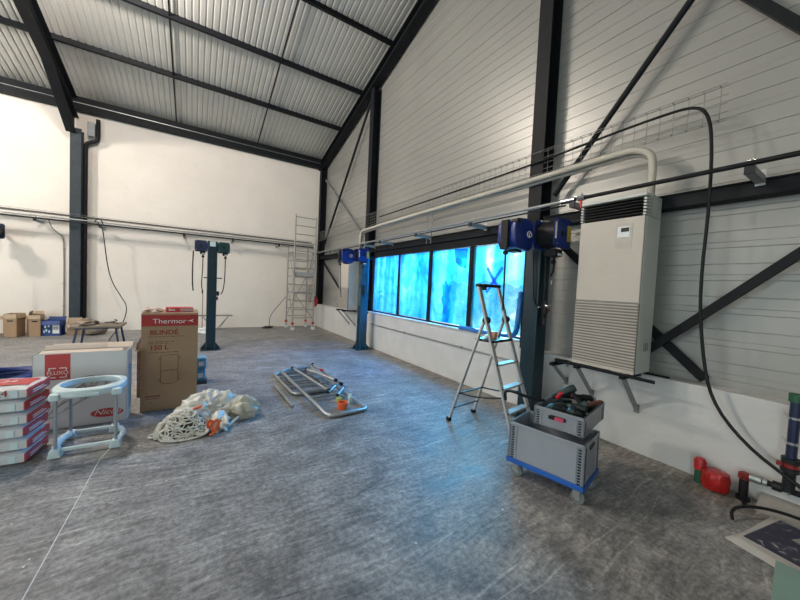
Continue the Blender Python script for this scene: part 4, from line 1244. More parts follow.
# ---- white stand with oval collar and metal legs
t = T('white_stand', 'white plastic stand with oval collar on thin metal legs', 'stand', (-4.70, -8.00, 0))
LG = [(-.19, -.20), (.205, -.19), (-.185, .19), (.135, .20)]
def rrect(hx, hy, r, n=7):
    P = []
    for cx, cy, a0 in ((hx - r, hy - r, 0), (-hx + r, hy - r, PI / 2), (-hx + r, -hy + r, PI), (hx - r, -hy + r, 3 * PI / 2)):
        for k in range(n + 1):
            a = a0 + PI / 2 * k / n
            P.append((cx + r * math.cos(a), cy + r * math.sin(a)))
    return P
b = B()
out, inn = [], []
for k in range(64):
    a = 2 * PI * k / 64
    lobe = 1 + .05 * math.cos(4 * a) * -1
    out.append((.262 * math.cos(a) * lobe, .262 * math.sin(a) * lobe))
    inn.append((.205 * math.cos(a), .195 * math.sin(a)))
def ringmesh(b, out, inn, zo0, zo1, zi0, zi1):
    n = len(out)
    A = [b.bm.verts.new((*p, zo0)) for p in out]; Bv = [b.bm.verts.new((*p, zo1)) for p in out]
    Cv = [b.bm.verts.new((*p, zi1)) for p in inn]; D = [b.bm.verts.new((*p, zi0)) for p in inn]
    for i in range(n):
        j = (i + 1) % n
        b.bm.faces.new((A[i], A[j], Bv[j], Bv[i])); b.bm.faces.new((Bv[i], Bv[j], Cv[j], Cv[i])); b.bm.faces.new((Cv[i], Cv[j], D[j], D[i])); b.bm.faces.new((D[i], D[j], A[j], A[i]))
ringmesh(b, out, inn, .515, .572, .530, .585)
b.build('collar', M_MINT, t, bev=.008, smooth=True)
for x, y in LG:
    b = B(); b.box((x * 1.02, y * 1.02, .525), (.07, .07, .06)); b.build('corner_socket', M_MINT, t, bev=.014)
b = B(); b.b2((-.10, -.262, .515), (.10, -.235, .545)); b.build('collar_lip', M_MINT, t, bev=.008)
for x, y in LG:
    b = B(); b.cyl((x, y, .04), (x, y, .54), .0125, 12); b.build('leg', mat('grey_tube', (.35, .35, .36), .35, .4), t, smooth=True)
    b = B(); b.prism([(x - .045, 0.0), (x + .045, 0.0), (x + .03, .075), (x - .03, .075)], y - .038, y + .038, 'Y'); b.build('foot', M_MINT, t, bev=.01)
b = B(); b.box((.007, -.195, .055), (.33, .03, .03)); b.build('base_bar', M_MINT, t, bev=.006)
b = B(); b.box((-.025, .195, .055), (.26, .03, .03)); b.build('base_bar', M_MINT, t, bev=.006)
b = B(); b.tube([(-.19, -.17, .05), (-.215, -.08, .06), (-.215, .08, .06), (-.185, .17, .05)], .028, 8, 1); b.build('base_bow', M_MINT, t, smooth=True)
b = B(); b.tube([(.205, -.16, .05), (.235, -.06, .055), (.215, .09, .055), (.14, .19, .05)], .022, 8, 1); b.build('base_bow', M_MINT, t, smooth=True)

# ---- tangled rope and plastic sack
random.seed(3)
t = T('rope_heap', 'heap of tangled pale rope on the floor before the sack', 'rope', (-3.95, -8.17, 0))
b = B()
def heap_pt(th, ph, k=1.0):
    r = 1 + .12 * noise.noise(Vector((math.cos(th) * 1.5, math.sin(th) * 1.5, ph)))
    return Vector((.235 * math.cos(th) * math.cos(ph) * r * k, .165 * math.sin(th) * math.cos(ph) * r * k, max(.008, .205 * math.sin(ph) * r * k * 1.12)))
for i in range(100):
    th, ph = random.uniform(0, 2 * PI), random.uniform(.0, 1.3)
    d = random.uniform(0, 2 * PI)
    pts = []
    k = random.uniform(.90, 1.10)
    for s in range(16):
        pts.append(heap_pt(th, ph, k))
        d += random.uniform(-.7, .7)
        th += math.cos(d) * .17 / max(.25, math.cos(ph))
        ph += math.sin(d) * .16
        if ph < 0 or ph > 1.5:
            d = -d; ph = min(1.5, max(0.0, ph))
    b.tube(pts, .0060, 5, 1)
b.build('strands', M_ROPE, t, smooth=True)
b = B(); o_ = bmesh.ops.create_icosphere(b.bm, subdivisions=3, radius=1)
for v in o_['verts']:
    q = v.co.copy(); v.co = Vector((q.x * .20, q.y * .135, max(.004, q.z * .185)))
b.build('shade_core', mat('rope_shadow', (.09, .08, .07), .95, 0, .6, 40), t)  # solid dark core, paints the shade in the gaps between strands
b = B()
b.tube([(-.22, .02, .02), (-.30, .0, .012), (-.31, .06, .012), (-.25, .08, .02), (-.20, .05, .05)], .010, 6, 2)
b.tube([(.06, -.10, .05), (.14, -.17, .03), (.20, -.15, .05), (.16, -.10, .08), (.10, -.08, .07)], .013, 6, 2)
b.tube([(-.18, -.12, .012), (-.08, -.17, .012), (.06, -.18, .012), (.16, -.14, .02)], .011, 6, 2)
b.build('loose_loops', M_ROPE, t, smooth=True)
t = T('plastic_sack', 'crumpled translucent white plastic sack full of waste', 'sack', (-3.755, -7.86, 0))
M_SACK = mat('milky_plastic', (.70, .68, .62), .35, 0, .12, 10)
b = B()
o_ = bmesh.ops.create_icosphere(b.bm, subdivisions=5, radius=1)
for v in o_['verts']:
    n = v.co.normalized()
    f = 1 + .28 * noise.noise(n * 1.7 + Vector((4, 2, 7))) + .15 * abs(noise.noise(n * 4.3 + Vector((1, 6, 2)))) + .16 * (1 - abs(noise.noise(n * 4.5 + Vector((8, 1, 3))))) ** 6 + .07 * (1 - abs(noise.noise(n * 9 + Vector((2, 1, 9))))) ** 5 - .12 + .03 * noise.noise(n * 24)
    p = Vector((n.x * .37, n.y * .25, n.z * .33)) * f
    p.z -= .22 * max(0, p.x) + .30 * max(0, -p.x - .05)
    if p.z < .004:
        p.z = .004
    v.co = p
b.build('body', M_SACK, t, smooth=True)
b = B()
o_ = bmesh.ops.create_icosphere(b.bm, subdivisions=4, radius=1)
for v in o_['verts']:
    n = v.co.normalized()
    f = 1 + .35 * noise.noise(n * 2.2 + Vector((1, 9, 2))) + .2 * abs(noise.noise(n * 6 + Vector((2, 2, 2)))) + .1 * noise.noise(n * 15)
    p = Vector((n.x * .17, n.y * .13, n.z * .14)) * f + Vector((.35, -.10, .09))
    p.z = max(.004, p.z)
    v.co = p
b.build('tied_neck', mat('cream_plastic', (.56, .52, .42), .4, 0, .2, 14), t, smooth=True)
b = B()
o_ = bmesh.ops.create_icosphere(b.bm, subdivisions=4, radius=1)
for v in o_['verts']:
    n = v.co.normalized()
    f = 1 + .35 * noise.noise(n * 2.5 + Vector((5, 1, 2))) + .2 * abs(noise.noise(n * 7 + Vector((2, 7, 2))))
    p = Vector((n.x * .10, n.y * .16, n.z * .10)) * f + Vector((.10, -.28, .05))
    p.z = max(.004, p.z)
    v.co = p
b.tube([(.10, -.36, .03), (.18, -.36, .03), (.26, -.28, .05), (.33, -.2, .07)], .014, 6, 2)
b.build('loose_end', M_SACK, t, smooth=True)
t = T('orange_strap', 'orange plastic strap folded between the rope heap and sack', 'strap', (-3.71, -8.31, 0))
t.scale = (.75, .75, .75)
b = B()
for p in ([(-.06, .02, .06), (-.07, .0, .17), (-.03, .01, .20), (-.02, -.02, .10), (0, -.04, .04)], [(0, -.04, .04), (.05, -.03, .10), (.06, .0, .18), (.01, .0, .19), (-.04, -.02, .12)], [(-.05, -.05, .02), (.0, -.06, .05), (.05, -.05, .14)]):
    for a, c in zip(p, p[1:]):
        b.bar(a, c, .035, .008, up=(0, 1, 0))
b.build('strap', M_ORANGE, t)
b = B()
for v_ in ((-3.93, -8.06, .235), ):
    b.prism([(-.05, -.02), (.03, -.01), (.06, .025), (-.02, .015)], -.006, .006, 'Y')
    for v in b.bm.verts:
        v.co = Matrix.Translation((-3.87, -8.17, .245)) @ Matrix.Rotation(-.25, 4, 'Y') @ Matrix.Rotation(.5, 4, 'X') @ v.co
tag(b.build('orange_tag', M_ORANGE), 'small orange tag lying on the rope heap top', 'tag')

# ---- heap of scaffold frames
M_FR = M_GALV
def frame(label, loc, rz, L_, W_, nr, tilt=0.0, m=None):
    t = T('scaffold_ladder', label, 'scaffold ladder', loc, rot=(tilt, 0, rz))
    b = B()
    P = [(-W_ / 2, -L_ / 2 + .08, 0), (-W_ / 2 + .03, -L_ / 2 + .02, 0), (-W_ / 2 + .1, -L_ / 2, 0), (W_ / 2 - .03, -L_ / 2, 0), (W_ / 2, -L_ / 2 + .03, 0), (W_ / 2, L_ / 2, 0), (-W_ / 2 + .08, L_ / 2, 0), (-W_ / 2, L_ / 2 - .06, 0)]
    b.tube(P, .024, 10, 0, closed=True); b.build('outer_tube', m or M_FR, t, smooth=True)
    for i in range(nr):
        y = L_ / 2 - .12 - (L_ * .62) * i / max(1, nr - 1)
        b = B(); b.cyl((-W_ / 2, y, 0), (W_ / 2, y, 0), .016, 8); b.build('rung', m or M_FR, t, smooth=True)
    return t
frame('upper steel scaffold frame lying on the heap', (-2.33, -7.44, .064), .06, 2.02, .52, 6, .036)
frame('lower steel scaffold frame lying on the floor under the heap', (-2.44, -6.92, .027), .03, 1.20, .56, 6)
def loose(label, p0, p1, r=.020, fit=True):
    t = T('scaffold_tube', label, 'tube', ((Vector(p0) + Vector(p1)) / 2))
    h = (Vector(p1) - Vector(p0)) / 2
    b = B(); b.cyl(-h, h, r, 10); b.build('tube', M_FR, t, smooth=True)
    if fit:
        for s in (-1, 1):
            b = B(); b.cyl(h * s * .96, h * s * 1.04, r * 1.35, 10); b.build('end_fitting', M_DARK, t, smooth=True)
loose('steel tube with dark ends crossing the frame heap from the far left', (-2.46, -6.50, .14), (-2.28, -7.75, .10))
loose('steel tube lying across the middle of the frame heap', (-2.30, -6.75, .165), (-2.06, -7.45, .14))
loose('steel tube along the right side of the frame heap', (-2.08, -6.40, .145), (-2.01, -7.55, .105))
loose('loose steel tube on the floor left of the frame heap', (-2.84, -7.0, .021), (-2.82, -7.95, .021), fit=False)
loose('short steel tube on the near end of the frame heap', (-2.22, -7.95, .085), (-2.02, -7.68, .095), .016)
loose('short steel tube beside the yellow roll on the frame heap', (-2.30, -7.80, .09), (-2.10, -7.57, .10), .016)
t = T('tape_roll', 'roll of orange tape on the near end of the frame heap', 'tape', (-2.26, -8.22, 0))
b = B(); b.lathe([(.05, .0), (.068, .0), (.068, .085), (.05, .085), (.05, .01)], n=24); b.build('roll', M_ORANGE, t, smooth=True)
b = B(); b.lathe([(.03, 0), (.04, 0), (.04, .05), (.03, .05)], (-2.2, -7.95, .0), 18); tag(b.build('yellow_roll', mat('yellow_tape', (.45, .45, .12), .5), smooth=True), 'small yellow roll inside the frame heap', 'tape')
b = B(); b.cyl((-2.10, -8.10, 0), (-2.10, -8.10, .10), .03, 12); b.cyl((-2.10, -8.10, .10), (-2.10, -8.10, .13), .02, 10); tag(b.build('small_bottle', M_MINT, smooth=True), 'small pale bottle standing in the frame heap', 'bottle')
b = B(); b.box((-2.09, -6.88, .165), (.05, .06, .03)); b.cyl((-2.09, -6.92, .165), (-2.09, -6.97, .165), .012, 8); tag(b.build('tube_clamp', M_RED, bev=.006), 'small red clamp on the right tube of the heap', 'clamp')

# ---- stepladder
t = T('step_ladder', 'aluminium stepladder standing open below the window', 'ladder', (0, 0, 0))
RB = [Vector((-1.24, -9.13, 0)), Vector((-.77, -9.08, 0))]          # rear feet
HT = [Vector((-1.10, -9.37, 1.67)), Vector((-.74, -9.34, 1.67))]    # head
FB = [Vector((-.93, -9.83, 0)), Vector((-.475, -9.76, 0))]           # front feet
def on(a, c, z):
    return a + (c - a) * ((z - a.z) / (c.z - a.z))
for i in range(2):
    b = B(); b.bar(FB[i], HT[i], .024, .060, up=(FB[1] - FB[0])); b.build('front_rail', M_ALU, t, bev=.004)
    hp = on(FB[i], HT[i], 1.27)
    b = B(); b.bar(RB[i], hp + Vector((0, .03, 0)), .022, .042, up=(RB[1] - RB[0])); b.build('rear_leg', M_ALU, t, bev=.004)
    b = B(); b.cyl(hp - (FB[1] - FB[0]) * .05, hp + (FB[1] - FB[0]) * .05, .042, 14); b.build('hinge', M_DARK, t, smooth=True)
    for q in (RB[i], FB[i]):
        b = B(); b.box(q + Vector((0, 0, .022)), (.05, .05, .044)); b.build('rubber_foot', M_BLACK, t, bev=.006)
    for z in (.25, .51, .77, 1.02):
        q = on(FB[i], HT[i], z)
        b = B(); b.cyl(q - (FB[1] - FB[0]).normalized() * .02, q + (FB[1] - FB[0]).normalized() * .02, .015, 8); b.build('rivet', M_DARK, t)
du = (FB[1] - FB[0]).normalized()
dn = Vector((-du.y, du.x, 0))        # towards the rear
for z in (.25, .51, .77):
    a, c = on(FB[0], HT[0], z), on(FB[1], HT[1], z)
    b = B()
    Rm = Matrix((du, dn, Vector((0, 0, 1)))).transposed().to_4x4()
    b.box((a + c) / 2 + dn * .02, ((c - a).length - .02, .085, .022), rot=Rm); s = b.build('step', mat('matt_aluminium', (.42, .42, .41), .6, .2), t, bev=.004)
a, c = on(FB[0], HT[0], 1.03), on(FB[1], HT[1], 1.03)
b = B(); b.box((a + c) / 2 + dn * .10, ((c - a).length + .0, .26, .03), rot=Rm); b.build('platform', M_DARK, t, bev=.008)
b = B(); b.bar(HT[0] - du * .03, HT[1] + du * .03, .06, .04); b.build('top_cap', M_DARK, t, bev=.008)
b = B(); q = HT[0] + du * .10 - Vector((0, 0, .03)); b.box(q, (.06, .05, .05)); b.build('tool_hook', M_DARK, t, bev=.006)
for z in (.20, .33):
    a, c = on(RB[0], HT[0], z), on(RB[1], HT[1], z)
    if z == .33:
        a, c = RB[0] + (on(FB[0], HT[0], 1.27) - RB[0]) * (.36 / 1.27), RB[1] + (on(FB[1], HT[1], 1.27) - RB[1]) * (.36 / 1.27)
    else:
        a, c = RB[0] + (on(FB[0], HT[0], 1.27) - RB[0]) * (.17 / 1.27), RB[1] + (on(FB[1], HT[1], 1.27) - RB[1]) * (.17 / 1.27)
    b = B(); b.bar(a, c, .02, .014); b.build('cross_bar', M_DARK, t)
pr = [RB[i] + (on(FB[i], HT[i], 1.27) - RB[i]) * (.36 / 1.27) for i in range(2)]
pf = [on(FB[i], HT[i], .42) for i in range(2)]
for i in range(2):
    b = B(); b.tube([pr[i], (pr[i] + pf[i]) / 2 - Vector((0, 0, .03)), pf[i]], .009, 8, 1); b.build('spreader_strap', M_BLACK, t)
# odds on its platform
b = B(); b.box((-.86, -9.44, 1.085), (.05, .04, .08)); tag(b.build('screw_box', mat('pale_orange', (.6, .28, .12), .6), bev=.004), 'small orange screw box on the stepladder platform', 'box')
b = B(); b.box((-.96, -9.42, 1.068), (.07, .05, .045)); tag(b.build('putty_tub', M_WHITE, bev=.01), 'small white tub on the stepladder platform', 'tub')

# ---- dolly with two crates
RZ = math.atan2(.13, .58) * 1 + PI / 2
t = T('dolly', 'blue four-wheeled dolly carrying the grey crates', 'dolly', (-1.28, -10.50, 0), rz=math.atan2(.58, -.13))
b = B(); b.b2((-.305, -.205, .125), (.305, .205, .150)); b.build('deck', M_DOLLY, t, bev=.008)
b = B()
for lo, hi in (((-.31, -.21, .12), (.31, -.196, .162)), ((-.31, .196, .12), (.31, .21, .162)), ((-.31, -.21, .12), (-.296, .21, .162)), ((.296, -.21, .12), (.31, .21, .162))):
    b.b2(lo, hi)
b.build('rim', M_DOLLY, t, bev=.004)
for sx in (-1, 1):
    for sy in (-1, 1):
        x, y = sx * .245, sy * .15
        b = B(); b.cyl((x - .012, y - .0 - .014, .05), (x - .012, y + .014, .05), .05, 22); w = b.build('wheel', mat('grey_rubber', (.16, .17, .18), .5), t, smooth=True)
        b = B(); b.cyl((x - .012, y - .017, .05), (x - .012, y + .017, .05), .026, 16); b.build('hub', M_GALV, w, smooth=True)
        b = B(); b.b2((x - .03, y - .026, .045), (x + .02, y - .020, .115)); b.b2((x - .03, y + .020, .045), (x + .02, y + .026, .115)); b.b2((x - .04, y - .03, .108), (x + .03, y + .03, .126)); b.build('fork', M_GALV, t)
def crate(label, loc, rz, L_, W_, H, m):
    t = T('crate', label, 'crate', loc, rz)
    th = .012
    b = B()
    b.b2((-L_ / 2 + .01, -W_ / 2 + .01, 0), (L_ / 2 - .01, W_ / 2 - .01, th))
    for s in (-1, 1):
        b.b2((-L_ / 2 + .01, s * (W_ / 2 - .010) - .004, 0), (L_ / 2 - .01, s * (W_ / 2 - .010) + .004, H))
        b.b2((s * (L_ / 2 - .010) - .004, -W_ / 2 + .01, 0), (s * (L_ / 2 - .010) + .004, W_ / 2 - .01, H))
    b.build('body', m, t)
    b = B()
    r = .018
    for s in (-1, 1):
        b.b2((-L_ / 2, s * W_ / 2 - (r if s > 0 else 0), H - .028), (L_ / 2, s * W_ / 2 + (r if s < 0 else 0), H))
        b.b2((s * L_ / 2 - (r if s > 0 else 0), -W_ / 2, H - .028), (s * L_ / 2 + (r if s < 0 else 0), W_ / 2, H))
    b.build('rim', m, t, bev=.003)
    b = B()
    for sx in (-1, 1):
        for sy in (-1, 1):
            for off in (.0, .055):
                b.b2((sx * (L_ / 2 - off) - (.012 if sx > 0 else 0), sy * (W_ / 2) - (.012 if sy > 0 else 0), 0), (sx * (L_ / 2 - off) + (.012 if sx < 0 else 0), sy * (W_ / 2) + (.012 if sy < 0 else 0), H - .02))
                b.b2((sx * L_ / 2 - (.012 if sx > 0 else 0), sy * (W_ / 2 - off) - (.012 if sy > 0 else 0), 0), (sx * L_ / 2 + (.012 if sx < 0 else 0), sy * (W_ / 2 - off) + (.012 if sy < 0 else 0), H - .02))
    b.build('corner_ribs', m, t)
    b = B()
    n = int(H / .022)
    for sx in (-1, 1):
        for sy in (-1, 1):
            for k in range(n):
                zz = .015 + k * .022
                b.box((sx * (L_ / 2 - .035), sy * (W_ / 2 - .004), zz), (.022, .006, .011))
                b.box((sx * (L_ / 2 - .004), sy * (W_ / 2 - .035), zz), (.006, .022, .011))
    b.build('stacking_slots', M_DARK, t)
    for s in (-1, 1):
        b = B(); b.b2((s * (L_ / 2 - .004) - .004, -.06, H - .075), (s * (L_ / 2 - .004) + .004, .06, H - .045)); b.build('handle_recess', M_DARK, t)
    return t
dz = math.atan2(.58, -.13)
crate('large grey plastic crate standing on the blue dolly', (-1.28, -10.50, .150), dz, .60, .40, .325, M_CRATE)
t = crate('shallow grey crate full of tools on the large crate', (-1.045, -10.50, .478), dz - PI / 2, .60, .40, .155, mat('grey_crate_plastic_light', (.24, .26, .29), .42, 0, .05))
b = B(); b.b2((-.308, -.045, .075), (-.302, .025, .105)); b.build('red_label', mat('pink_red', (.5, .05, .12), .5), t)
b = B(); b.b2((-.308, .03, .075), (-.302, .075, .105)); b.build('black_label', M_BLACK, t)

# tools in the crate
M_TOOL = mat('dark_green_tool', (.012, .028, .026), .4, 0, .3, 15)
def drill(label, loc, rot, m=None, s=1.0):
    t = T('cordless_drill', label, 'drill', loc, rot=rot)
    b = B(); b.lathe([(.012, -.10), (.030, -.095), (.036, -.06), (.036, .04), (.028, .07), (.022, .075)], n=16, mtx=Matrix.Rotation(PI / 2, 4, 'Y')); b.build('body', m or M_TOOL, t, smooth=True)
    b = B(); b.lathe([(.023, .07), (.024, .10), (.018, .125), (.006, .13)], n=14, mtx=Matrix.Rotation(PI / 2, 4, 'Y')); b.build('chuck', M_BLACK, t, smooth=True)
    b = B(); b.tube([(-.045, 0, -.02), (-.055, 0, -.07), (-.07, 0, -.13)], .021, 10, 1); b.build('handle', M_BLACK, t, smooth=True)
    b = B(); b.box((-.06, 0, -.155), (.115, .065, .055)); b.build('battery', m or M_TOOL, t, bev=.012)
    b = B(); b.box((-.033, 0, -.05), (.014, .016, .03)); b.build('trigger', M_RED, t, bev=.004)
    return t
CXc, CYc, CZ = -1.045, -10.50, .62
drill('dark drill lying highest in the crate with its back up', (-1.00, -10.42, .71), (.3, .55, 2.3))
drill('dark drill lying low at the left of the crate', (-1.20, -10.45, .605), (1.4, .1, 2.9))
drill('dark drill lying at the near side of the crate', (-1.14, -10.57, .61), (1.5, 0.05, .4))
drill('dark drill lying in the middle of the crate', (-1.02, -10.53, .60), (-1.5, .1, 1.7))
t = T('angle_grinder', 'long dark angle grinder lying along the far crate edge', 'grinder', (-.86, -10.47, .655), rot=(0, .12, -.45))
b = B(); b.lathe([(.018, -.17), (.026, -.16), (.026, .02), (.034, .05), (.034, .12), (.02, .14)], n=14, mtx=Matrix.Rotation(PI / 2, 4, 'Y')); b.build('body', M_BLACK, t, smooth=True)
b = B(); b.lathe([(.012, .14), (.02, .145), (.02, .17), (.008, .175)], n=12, mtx=Matrix.Rotation(PI / 2, 4, 'Y')); b.build('end_cap', M_CHROME, t, smooth=True)
t = T('screwdriver', 'red screwdriver standing up among the drills', 'screwdriver', (-1.17, -10.44, .675), rot=(.5, -.6, .3))
b = B(); b.cyl((0, 0, .02), (0, 0, .10), .015, 10); b.build('handle', mat('bright_red', (.6, .015, .03), .35), t, smooth=True); b = B(); b.cyl((0, 0, -.12), (0, 0, .02), .004, 8); b.build('shaft', M_CHROME, t)
for k, (lab, x, y, rz, m) in enumerate((('pale spanner lying near the right of the crate', -.96, -10.60, .5, M_CHROME), ('steel chisel lying beside the pale spanner in the crate', -.90, -10.56, .2, M_ALU), ('brown wooden hammer handle at the crate right end', -.84, -10.60, -.2, mat('tool_wood', (.16, .05, .03), .6)))):
    b = B(); b.bar((-.09, 0, 0), (.09, 0, 0), .02 + .01 * (k == 2), .012 + .012 * (k == 2)); b.box((.09, 0, 0), (.03, .03, .014))
    for v in b.bm.verts:
        v.co = Matrix.Translation((x, y, .595 + .02 * k)) @ Matrix.Rotation(rz, 4, 'Z') @ Matrix.Rotation(-.12, 4, 'Y') @ v.co
    tag(b.build(('spanner', 'chisel', 'hammer')[k], m, bev=.003), lab, ('spanner', 'chisel', 'hammer')[k])
b = B()
for k in range(70):
    p = Vector((random.uniform(-.22, .22), random.uniform(-.13, .13), random.uniform(.04, .10)))
    b.box(p, (random.uniform(.03, .10), random.uniform(.02, .05), random.uniform(.02, .05)), rot=Matrix.Rotation(random.uniform(0, 6), 4, 'Z') @ Matrix.Rotation(random.uniform(-.5, .5), 4, 'X'))
o = b.build('tool_jumble', M_TOOL, bev=.004); o.location = (-1.045, -10.50, .478); o.rotation_euler = (0, 0, dz - PI / 2)
tag(o, 'jumble of dark tool accessories filling the shallow crate', 'tools', kind='stuff')
b = B(); b.tube([(-1.22, -10.36, .64), (-1.34, -10.27, .66), (-1.42, -10.16, .70), (-1.38, -10.05, .66), (-1.3, -10.0, .55)], .014, 8, 2); tag(b.build('power_cable', M_BLACK, smooth=True), 'black tool cord hanging over the left end of the shallow crate', 'cord')

# ---- things by the low wall on the right
t = T('capped_pipe', 'short green pipe with red cap rising at the wall foot', 'pipe', (-.10, -11.165, 0))
b = B(); b.cyl((0, 0, 0), (0, 0, .15), .034, 16); b.build('pipe', M_GREEN, t, smooth=True)
b = B(); b.lathe([(.042, .12), (.044, .19), (.034, .215), (.008, .225)], n=20); b.build('cap', M_RED, t, smooth=True)
t = T('wrapped_valve', 'bulky valve wrapped in red plastic at the wall foot', 'valve', (-.125, -11.275, 0))
b = B()
o_ = bmesh.ops.create_uvsphere(b.bm, u_segments=40, v_segments=24, radius=1)
for v in o_['verts']:
    n = v.co.copy()
    rxy = math.hypot(n.x, n.y)
    f = 1 + .05 * noise.noise(n * 3) + .05 * abs(noise.noise(n * 7 + Vector((3, 1, 1))))
    sq = 1 / max(abs(n.z), rxy) ** .7
    p = Vector((n.x * .082, n.y * .092, n.z * .08)) * f * sq
    p.z += .086
    p.z = max(.003, p.z)
    v.co = p
b.build('red_wrapping', mat('red_plastic_film', (.42, .016, .014), .25, 0, .3, 9), t, smooth=True)
t = T('gate_valve', 'black pipe stub with red handle beside the wrapped valve', 'valve', (-.09, -11.435, 0))
t.scale = (.8, .8, .92)
b = B(); b.cyl((0, 0, 0), (0, 0, .20), .036, 14); b.cyl((0, 0, .0), (0, 0, .03), .055, 14); b.build('stub', M_BLACK, t, smooth=True)
b = B(); b.lathe([(.03, .18), (.048, .19), (.048, .235), (.03, .245)], n=18); b.bar((0, 0, .215), (-.10, .02, .22), .02, .012); b.build('handle', mat('dark_red', (.20, .015, .015), .4), t)
b = B(); b.bar((-.02, 0, .015), (-.16, -.05, .012), .03, .02); b.build('foot', M_BLACK, t)
t = T('floor_pipe', 'horizontal pipe with fittings along the wall foot at right', 'pipe', (-.09, -11.475, .205))
b = B(); b.cyl((0, 0, 0), (0, -1.0, -.01), .022, 12); b.build('pipe', M_BLACK, t, smooth=True)
b = B(); b.cyl((0, .01, 0), (0, -.055, 0), .034, 14); b.cyl((0, -.06, 0), (0, -.085, 0), .030, 14); b.build('union', M_GALV, t, smooth=True)
b = B(); b.cyl((0, -.11, 0), (0, -.16, 0), .036, 12); b.build('coupling', M_DARK, t, smooth=True)
b = B(); b.cyl((0, -.19, 0), (0, -.205, 0), .034, 12); b.box((-.035, -.197, 0), (.03, .016, .03)); b.build('clamp', M_CHROME, t)
b = B(); b.prism([(-.20, 0), (0, 0), (0, .09), (-.05, .07)], -13.5, -11.52, 'Y')
tag(b.build('concrete_plinth', mat('rough_concrete', (.30, .29, .27), .9, 0, .2, 6)), 'pale concrete plinth under the pipe at the wall foot', 'plinth')
t = T('riser_pipe', 'dark blue vertical pipe with flange at the right edge', 'pipe', (-.11, -11.665, .235))
b = B(); b.cyl((0, 0, .0), (0, 0, .66), .030, 14); b.build('pipe', mat('dark_navy_pipe', (.012, .020, .06), .35), t, smooth=True)
b = B(); b.cyl((0, 0, .65), (0, 0, .71), .040, 14); b.build('top_fitting', M_GREEN, t, smooth=True)
b = B(); b.cyl((0, 0, .12), (0, 0, .15), .050, 16); b.cyl((0, 0, .19), (0, 0, .225), .050, 16); b.cyl((0, 0, -.03), (0, 0, .13), .034, 14); b.build('flange', M_DARK, t, smooth=True)
b = B(); b.cyl((0, 0, .155), (0, 0, .185), .046, 16); b.box((-.02, .05, .17), (.05, .03, .025)); b.build('red_seal', mat('dark_red', (.20, .015, .015), .4), t)
for z in (.33, .52):
    b = B(); b.cyl((0, .0, z), (0, 0, z + .018), .038, 14); b.bar((0, .03, z + .009), (.10, .06, z + .009), .012, .012); b.build('pipe_clamp', M_CHROME, t)
# papers, plasterboard, hose
def sheet(name, label, c, rz, w, d, z, m, group=None):
    b = B()
    n = 10
    g = [[b.bm.verts.new((-w / 2 + w * i / n, -d / 2 + d * j / n, .004 * noise.noise(Vector((i * .3, j * .3, z * 90))) + .004)) for j in range(n + 1)] for i in range(n + 1)]
    for i in range(n):
        for j in range(n):
            b.bm.faces.new((g[i][j], g[i + 1][j], g[i + 1][j + 1], g[i][j + 1]))
    o = b.build(name, m, smooth=True, solid=.0015)
    o.location = (*c, z); o.rotation_euler = (0, 0, rz)
    return tag(o, label, 'paper', group)
PR = -.20
sheet('newspaper', 'lowest pale newspaper sheet of the pile by the wall', (-.575, -11.765), PR - .07, .64, .40, .001, M_PAPER)
sheet('newspaper', 'second pale newspaper sheet showing below the dark poster', (-.56, -11.76), PR + .05, .63, .40, .006, M_PAPER)
sheet('newspaper', 'upper pale newspaper sheet directly under the dark poster', (-.555, -11.775), PR - .02, .62, .40, .011, M_PAPER)
mp_ = bpy.data.materials.new('poster_print'); mp_.use_nodes = True
_nt = mp_.node_tree; _p = _nt.nodes['Principled BSDF']
_tc = N(_nt, 'ShaderNodeTexCoord'); _n = N(_nt, 'ShaderNodeTexNoise', Scale=14.0, Detail=6.0, Distortion=.8); _nt.links.new(_tc.outputs['Object'], _n.inputs['Vector'])
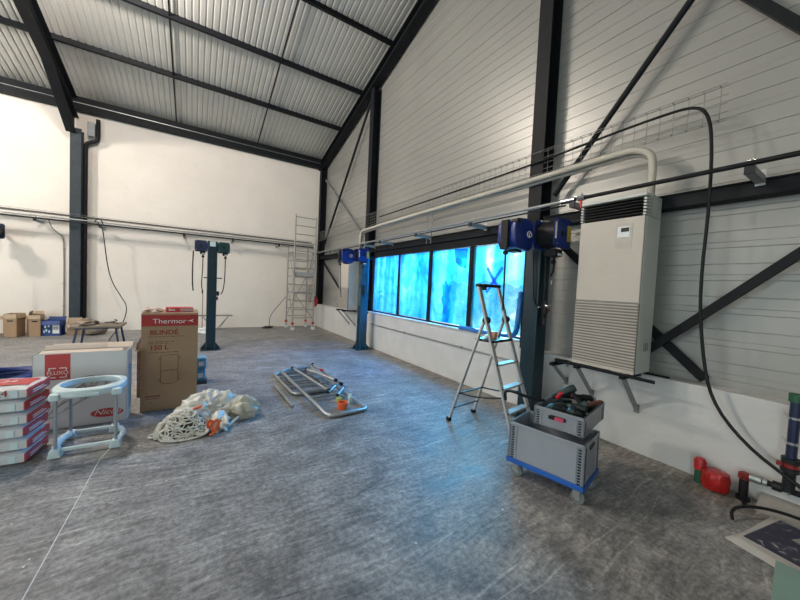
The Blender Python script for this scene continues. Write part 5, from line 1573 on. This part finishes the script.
_nt.links.new(ramp(_nt, _n.outputs['Fac'], [(0.5, (.03, .03, .06)), (0.60, (.05, .05, .09)), (0.66, (.38, .38, .38))]), _p.inputs['Base Color'])
_p.inputs['Roughness'].default_value = .5
t = T('poster', 'dark navy printed poster with pale margin on the papers', 'poster', (-.53, -11.785, .018), PR)
b = B(); b.b2((-.27, -.20, 0), (.27, .20, .0015)); b.build('paper', M_PAPER, t)
b = B(); b.b2((-.235, -.175, .0016), (.26, .185, .0026)); b.build('picture', mp_, t)
b = B(); b.prism([(.00, -.12), (.16, -.14), (.19, .03), (.05, .06)], .0027, .0034, 'Z'); b.build('pale_figure_print', mat('faded_print', (.33, .32, .31), .6, 0, .2, 30), t)
t = T('plasterboard', 'pale green plasterboard offcut at the lower right corner', 'board', (-1.075, -11.995, .036), .10)
b = B(); b.b2((-.235, -.25, 0.0), (.215, .25, .011)); b.build('core', M_WHITE, t)
b = B(); b.b2((-.2352, -.2502, .0105), (.2152, .2502, .0128)); b.build('green_face', M_BOARD, t)
b = B(); b.tube([(-.55, -11.47, .02), (-.50, -11.45, .05), (-.42, -11.47, .075), (-.30, -11.58, .09), (-.22, -11.75, .085), (-.2, -12.1, .05), (-.25, -12.5, .02)], .011, 8, 2)
tag(b.build('black_hose', M_BLACK, smooth=True), 'short black hose arching over the papers by the wall', 'hose')
# debris on the floor
random.seed(11)
b = B()
for k in range(140):
    x, y = random.uniform(-6, -.6), random.uniform(-10.9, -4)
    s = random.uniform(.002, .006)
    b.box((x, y, s * .3), (s * 2, s * random.uniform(.7, 2.0), s * .6), random.uniform(0, 3))
tag(b.build('plaster_crumbs', M_PRINTWHITE), 'scattered pale plaster crumbs on the concrete floor', 'crumbs', kind='stuff')
b = B(); b.tube([(-4.50, -8.05, .0), (-4.565, -8.4, .0), (-4.57, -9.0, .0), (-4.58, -9.9, .0), (-4.60, -11.5, .0)], .003, 6)
tag(b.build('chalk_line', M_PRINTWHITE), 'thin white string line on the floor running toward the camera', 'line')
